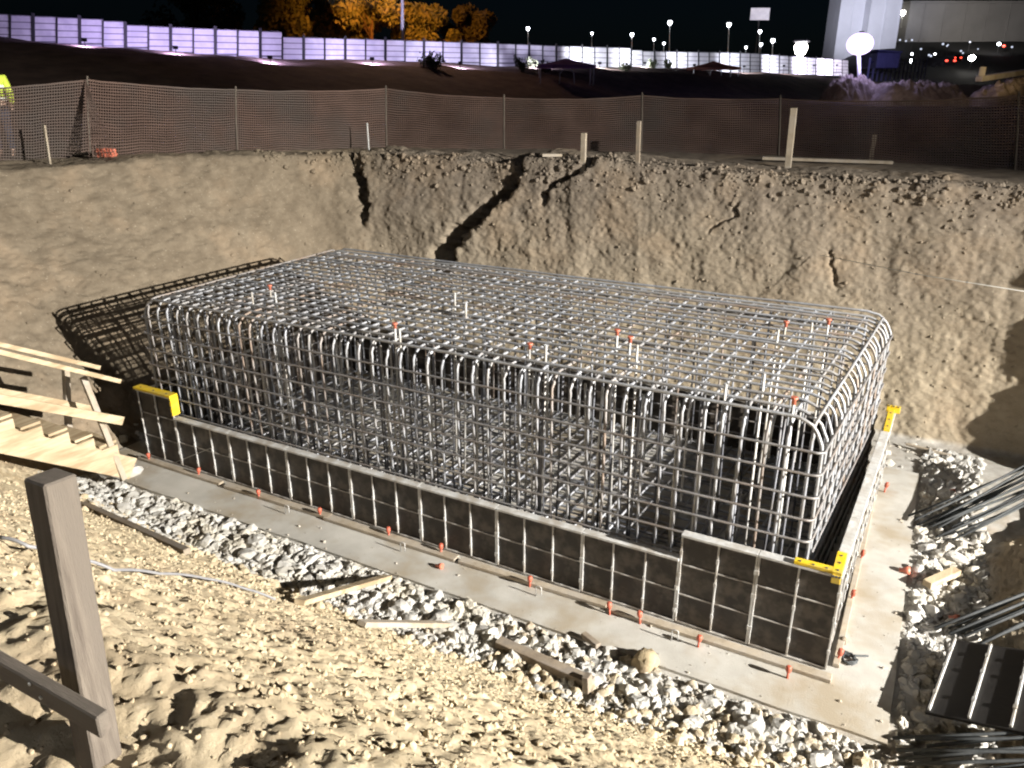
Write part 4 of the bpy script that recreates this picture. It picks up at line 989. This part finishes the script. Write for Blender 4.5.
# cars with red tail lights on the far road
def car(u, v, D, label):
    p = far(u, v, D); base = Vector((p.x, p.y, p.z-.85)); root = empty('car', base, YAW); tag(root, label, 'car', 'cars on the far road')
    pr_ = [(-.85, .25), (-.88, .7), (-.80, .92), (-.62, 1.42), (.62, 1.42), (.80, .92), (.88, .7), (.85, .25)]
    b = MB(); n_ = len(pr_)
    for yy, sc in ((-2.1, .96), (-1.9, 1), (1.9, 1), (2.1, .95)):
        b.v += [(x_*sc, yy, z_ if abs(yy) < 2 or z_ < 1 else .95) for x_, z_ in pr_]
    for k in range(3): b.f += [(k*n_+j, k*n_+(j+1) % n_, (k+1)*n_+(j+1) % n_, (k+1)*n_+j) for j in range(n_)]
    b.f += [tuple(range(n_))[::-1], tuple(range(3*n_, 4*n_))]
    b.build('body', M['post_dark'], root)
    for sx in (-1, 1):
        MB().box((sx*.66, -2.13, .85), (.42, .08, .26), None, .02).build('tail_light', M['glow_red'], root)
        for sy in (-1, 1):
            MB().tube([(sx*.72, sy*1.3, .32), (sx*.9, sy*1.3, .32)], .32, 12).build('wheel', M['dark_steel'], root)
car(934, 62, 150, 'distant car with red tail lights, left one of the pair on the far road')
car(944, 61, 140, 'distant car with red tail lights, right one of the pair on the far road')
car(953, 58, 190, 'distant dark car farther up the road with faint red tail lights')
# blue lit palisade and covered truck under the flood mast
pa, pb_ = far(868, 74, 70), far(925, 72, 84); pal = empty('palisade_fence', pa); PO_ = Vector(pa); tag(pal, 'blue lit palisade fence right of the floodlight mast', 'palisade')
for k in range(15):
    p = pa.lerp(pb_, k/14); MB().beam(p-Vector((0, 0, .6)), p+Vector((0, 0, 1.25)), .16, .05, up=(0, 1, 0)).build('pale', M['blue_fence'], pal, PO_)
for zz in (.1, .9): MB().beam(pa+Vector((0, 0, zz))+FWD*.06, pb_+Vector((0, 0, zz))+FWD*.06, .05, .06).build('rail', M['blue_fence'], pal, PO_)
ctn = far(880, 57, 72); cb = Vector((ctn.x, ctn.y, ctn.z-1.3)); ct = empty('container', cb, YAW); tag(ct, 'small dark blue site container under the violet floodlight', 'container')
MB().box((0, 0, 1.0), (1.9, 3.4, 1.2), None, .04).build('body', M['blue_fence'], ct); MB().box((0, 0, 1.7), (2.1, 3.6, .10), Matrix.Rotation(.06, 3, 'Y'), .03).build('roof', M['blue_fence'], ct)
for k in range(7): MB().box((-.8+k*.27, -1.72, 1.0), (.08, .05, 1.1), None, .01).build('rib', M['blue_fence'], ct)
point('palisade_light', far(885, 58, 66), 420, (.42, .38, 1.0), .2)
# lit earth mounds behind the net at right
def mound(u0, u1, vt, vb, D, label, seed, asym=0.0):
    a_ = far(u0, vb, D); c_ = far(u1, vb, D); w_ = (c_-a_).length; h_ = far(u0, vt, D).z-far(u0, vb, D).z; n1, n2 = 90, 36; V, Fc = [], []
    base = (a_+c_)/2; base.z = gz(base.x, base.y, 40)-.1
    hh = far(u0, vt, D).z-base.z
    for j in range(n2):
        for i in range(n1):
            s_ = i/(n1-1)*2-1; t_ = j/(n2-1)*2-1; e = max(0, 1-abs(s_)**5)*max(0, 1-abs(t_)**2.2)
            z_ = hh*e*(.86+.22*mnoise.noise(Vector((s_*4+seed, t_*3, seed)))+.16*mnoise.noise(Vector((s_*11+seed, t_*8, seed)))+.09*mnoise.noise(Vector((s_*27+seed, t_*18, 2)))+asym*s_)
            p = RGT*(s_*w_/2*1.06)+FWD*(t_*2.6); V.append((p.x, p.y, z_))
    for j in range(n2-1):
        for i in range(n1-1): o = j*n1+i; Fc.append((o, o+1, o+n1+1, o+n1))
    b = MB(); b.add(V, Fc); o = b.build('earth_mound', M['mound'], None, (0, 0, 0), True); o.location = base; tag(o, label, 'mound', 'earth mounds behind the net')
mound(868, 962, 79, 95, 55, 'long pale earth mound right of the floodlight mast', 3)
mound(830, 872, 74, 92, 57, 'lumpy lit earth mound at the floodlight mast foot', 8)
mound(975, 1060, 75, 95, 52, 'dark low earth mound at the far right edge behind the net', 13, .25)
spot('mound_light', far(905, 62, 45)+Vector((0, 0, 1.5)), far(905, 88, 55), 800, (1.0, .78, .72), 75)
# lit pale beam with a block on the right mound
a_ = far(979, 79, 51); b_ = far(1026, 72, 53)
bb = empty('concrete_beam', a_); MB().beam(a_, b_, .5, .32, ch=.03).build('beam', M['concrete'], bb, a_); MB().box(a_+Vector((.1, .1, .42)), (.35, .35, .55), None, .03).build('block', M['concrete'], bb, a_); tag(bb, 'pale lit concrete beam with a small block on the right mound', 'concrete beam')
spot('beam_light', far(1000, 60, 48), far(1002, 76, 52), 300, (1.0, .72, .35), 60)

# ------------------------------------------------------------------ worker at the left edge
D = 15.6; wp = far(-5, 100, D); wz = gz(wp.x, wp.y); WL = Vector((wp.x, wp.y, wz))
person = empty('person', WL, YAW+R(200)); tag(person, 'person in yellow high visibility jacket and white helmet at the left edge', 'person')
def skin(name, pts, edges, m_, parent, sub=2):
    me = bpy.data.meshes.new(name); me.from_pydata([p[:3] for p in pts], edges, []); o = bpy.data.objects.new(name, me); COL.objects.link(o); o.parent = parent
    md = o.modifiers.new('s', 'SKIN'); md.use_smooth_shade = True
    for sv, p in zip(me.skin_vertices[0].data, pts): sv.radius = (p[3], p[4] if len(p) > 4 else p[3])
    me.skin_vertices[0].data[0].use_root = True
    ms = o.modifiers.new('u', 'SUBSURF'); ms.levels = sub; ms.render_levels = sub; me.materials.append(m_); return o
B = [(0, 0, .95, .15, .11), (0, 0, 1.15, .14, .10), (0, 0, 1.38, .17, .11), (0, .01, 1.50, .065), (0, .02, 1.57, .07, .085), (0, .02, 1.66, .078, .095), (0, .02, 1.73, .06, .07),
     (.19, 0, 1.42, .06), (.25, .02, 1.15, .045), (.27, .10, .92, .035), (.27, .13, .84, .03), (-.19, 0, 1.42, .06), (-.25, .02, 1.15, .045), (-.27, .10, .92, .035), (-.27, .13, .84, .03),
     (.10, 0, .88, .095), (.11, .01, .50, .062), (.11, -.01, .10, .045), (.12, .12, .04, .04), (-.10, 0, .88, .095), (-.11, .01, .50, .062), (-.11, -.01, .10, .045), (-.12, .12, .04, .04),
     (0, .115, 1.635, .016)]
E = [(0, 1), (1, 2), (2, 3), (3, 4), (4, 5), (5, 6), (2, 7), (7, 8), (8, 9), (9, 10), (2, 11), (11, 12), (12, 13), (13, 14), (0, 15), (15, 16), (16, 17), (17, 18), (0, 19), (19, 20), (20, 21), (21, 22), (5, 23)]
skin('body', B, E, M['skin'], person)
J = [(0, 0, .92, .185, .14), (0, 0, 1.15, .18, .135), (0, 0, 1.37, .20, .14), (0, 0, 1.46, .11, .10), (.21, 0, 1.41, .085), (.27, .02, 1.15, .068), (.29, .10, .95, .055), (-.21, 0, 1.41, .085), (-.27, .02, 1.15, .068), (-.29, .10, .95, .055)]
skin('jacket', J, [(0, 1), (1, 2), (2, 3), (2, 4), (4, 5), (5, 6), (2, 7), (7, 8), (8, 9)], M['hivis'], person)
T = [(0, 0, .93, .16, .125), (.10, 0, .84, .115), (.11, .01, .50, .08), (.11, -.01, .12, .068), (-.10, 0, .84, .115), (-.11, .01, .50, .08), (-.11, -.01, .12, .068)]
skin('trousers', T, [(0, 1), (1, 2), (2, 3), (0, 4), (4, 5), (5, 6)], M['trousers'], person)
b = MB(); n_ = 20
for zz, k in ((1.02, .235), (1.25, .232)):
    o = len(b.v)
    for h_ in (0, .05):
        b.v += [(k*math.cos(2*math.pi*j/n_), k*.72*math.sin(2*math.pi*j/n_), zz+h_) for j in range(n_)]
    b.f += [(o+j, o+(j+1) % n_, o+n_+(j+1) % n_, o+n_+j) for j in range(n_)]
b.build('reflective_band', M['reflect'], person, (0, 0, 0), True)
b = MB(); b.tube([(0, .02, 1.685), (0, .02, 1.70), (0, .02, 1.70), (0, .02, 1.76), (0, .02, 1.80), (0, .02, 1.815)], [.155, .155, .125, .115, .075, .02], 18); b.build('helmet', M['white_paint'], person, (0, 0, 0), True)

# ------------------------------------------------------------------ light tower (off the right of the picture), added fill tower and night sky
def light_tower(LT, ang, label):
    lb = Vector((LT.x, LT.y, gz(LT.x, LT.y))); rt_ = Matrix.Rotation(ang, 3, 'Z'); dx = rt_@Vector((1, 0, 0)); dy_ = rt_@Vector((0, 1, 0))
    ltr = empty('light_tower', lb); tag(ltr, label, 'light tower', 'light towers beyond the frame')
    MB().box(lb+dx*.9+Vector((0, 0, .75)), (2.0, 1.2, 1.0), rt_, .05).build('generator', M['yellow'], ltr, lb)
    MB().tube([lb+dx*.3, LT+dx*.3+Vector((0, 0, -.2))], .07, 8).build('mast', M['white_paint'], ltr, lb, True)
    for sy in (-.75, .75): MB().tube([lb+dx*.9+dy_*sy+Vector((0, 0, .33)), lb+dx*.9+dy_*sy*1.15+Vector((0, 0, .33))], .33, 14).build('wheel', M['dark_steel'], ltr, lb)
    for dy in (-.45, .45): MB().box(LT+dx*.55+dy_*dy, (.18, .75, .5), rt_, .03).build('lamp_housing', M['post_dark'], ltr, lb)
LT = Vector((19.5, -1.35, 8.5)); light_tower(LT, 0.0, 'mobile light tower right of the pit with a lamp head on a tall mast')
LT2 = Vector((6.5, -15.5, 10.5)); light_tower(LT2, -1.1, 'added mobile fill light tower, unseen behind the camera, with a dimmer lamp head')  # fill tower added behind the camera to soften the dark shadows
spot('sodium_spill', hd_+Vector((0, 0, -.8)), far(430, 110, 34), 3200, (1.0, .62, .42), 125, .8, .3)
spot('added_fill_light', LT2, (-4.5, 1.0, 0.5), 1700, (.93, .95, 1.0), 100, 1.0, .8)
KEY = spot('tower_floodlight', LT, (-4.6, -.6, 0), 103000, (1.0, .955, .875), 60, 1.0, .11)

wd = bpy.data.worlds.new('World'); scene.world = wd; wd.use_nodes = True; nt = wd.node_tree
sk = nt.nodes.new('ShaderNodeTexSky'); sk.sky_type = 'NISHITA'; sk.sun_disc = False; sk.sun_elevation = R(14); sk.sun_rotation = R(180); sk.altitude = 100
bg = nt.nodes['Background']; bg.inputs['Strength'].default_value = .0007; sk.ozone_density = 6.0; nt.links.new(sk.outputs['Color'], bg.inputs['Color'])
vs = scene.view_settings; scene.display_settings.display_device = 'sRGB'; vs.view_transform = 'Standard'; vs.look = 'None'; vs.exposure = 0; vs.gamma = 1; vs.use_curve_mapping = False

scene.cycles.pixel_filter_type = 'BLACKMAN_HARRIS'; scene.cycles.filter_width = 2.1
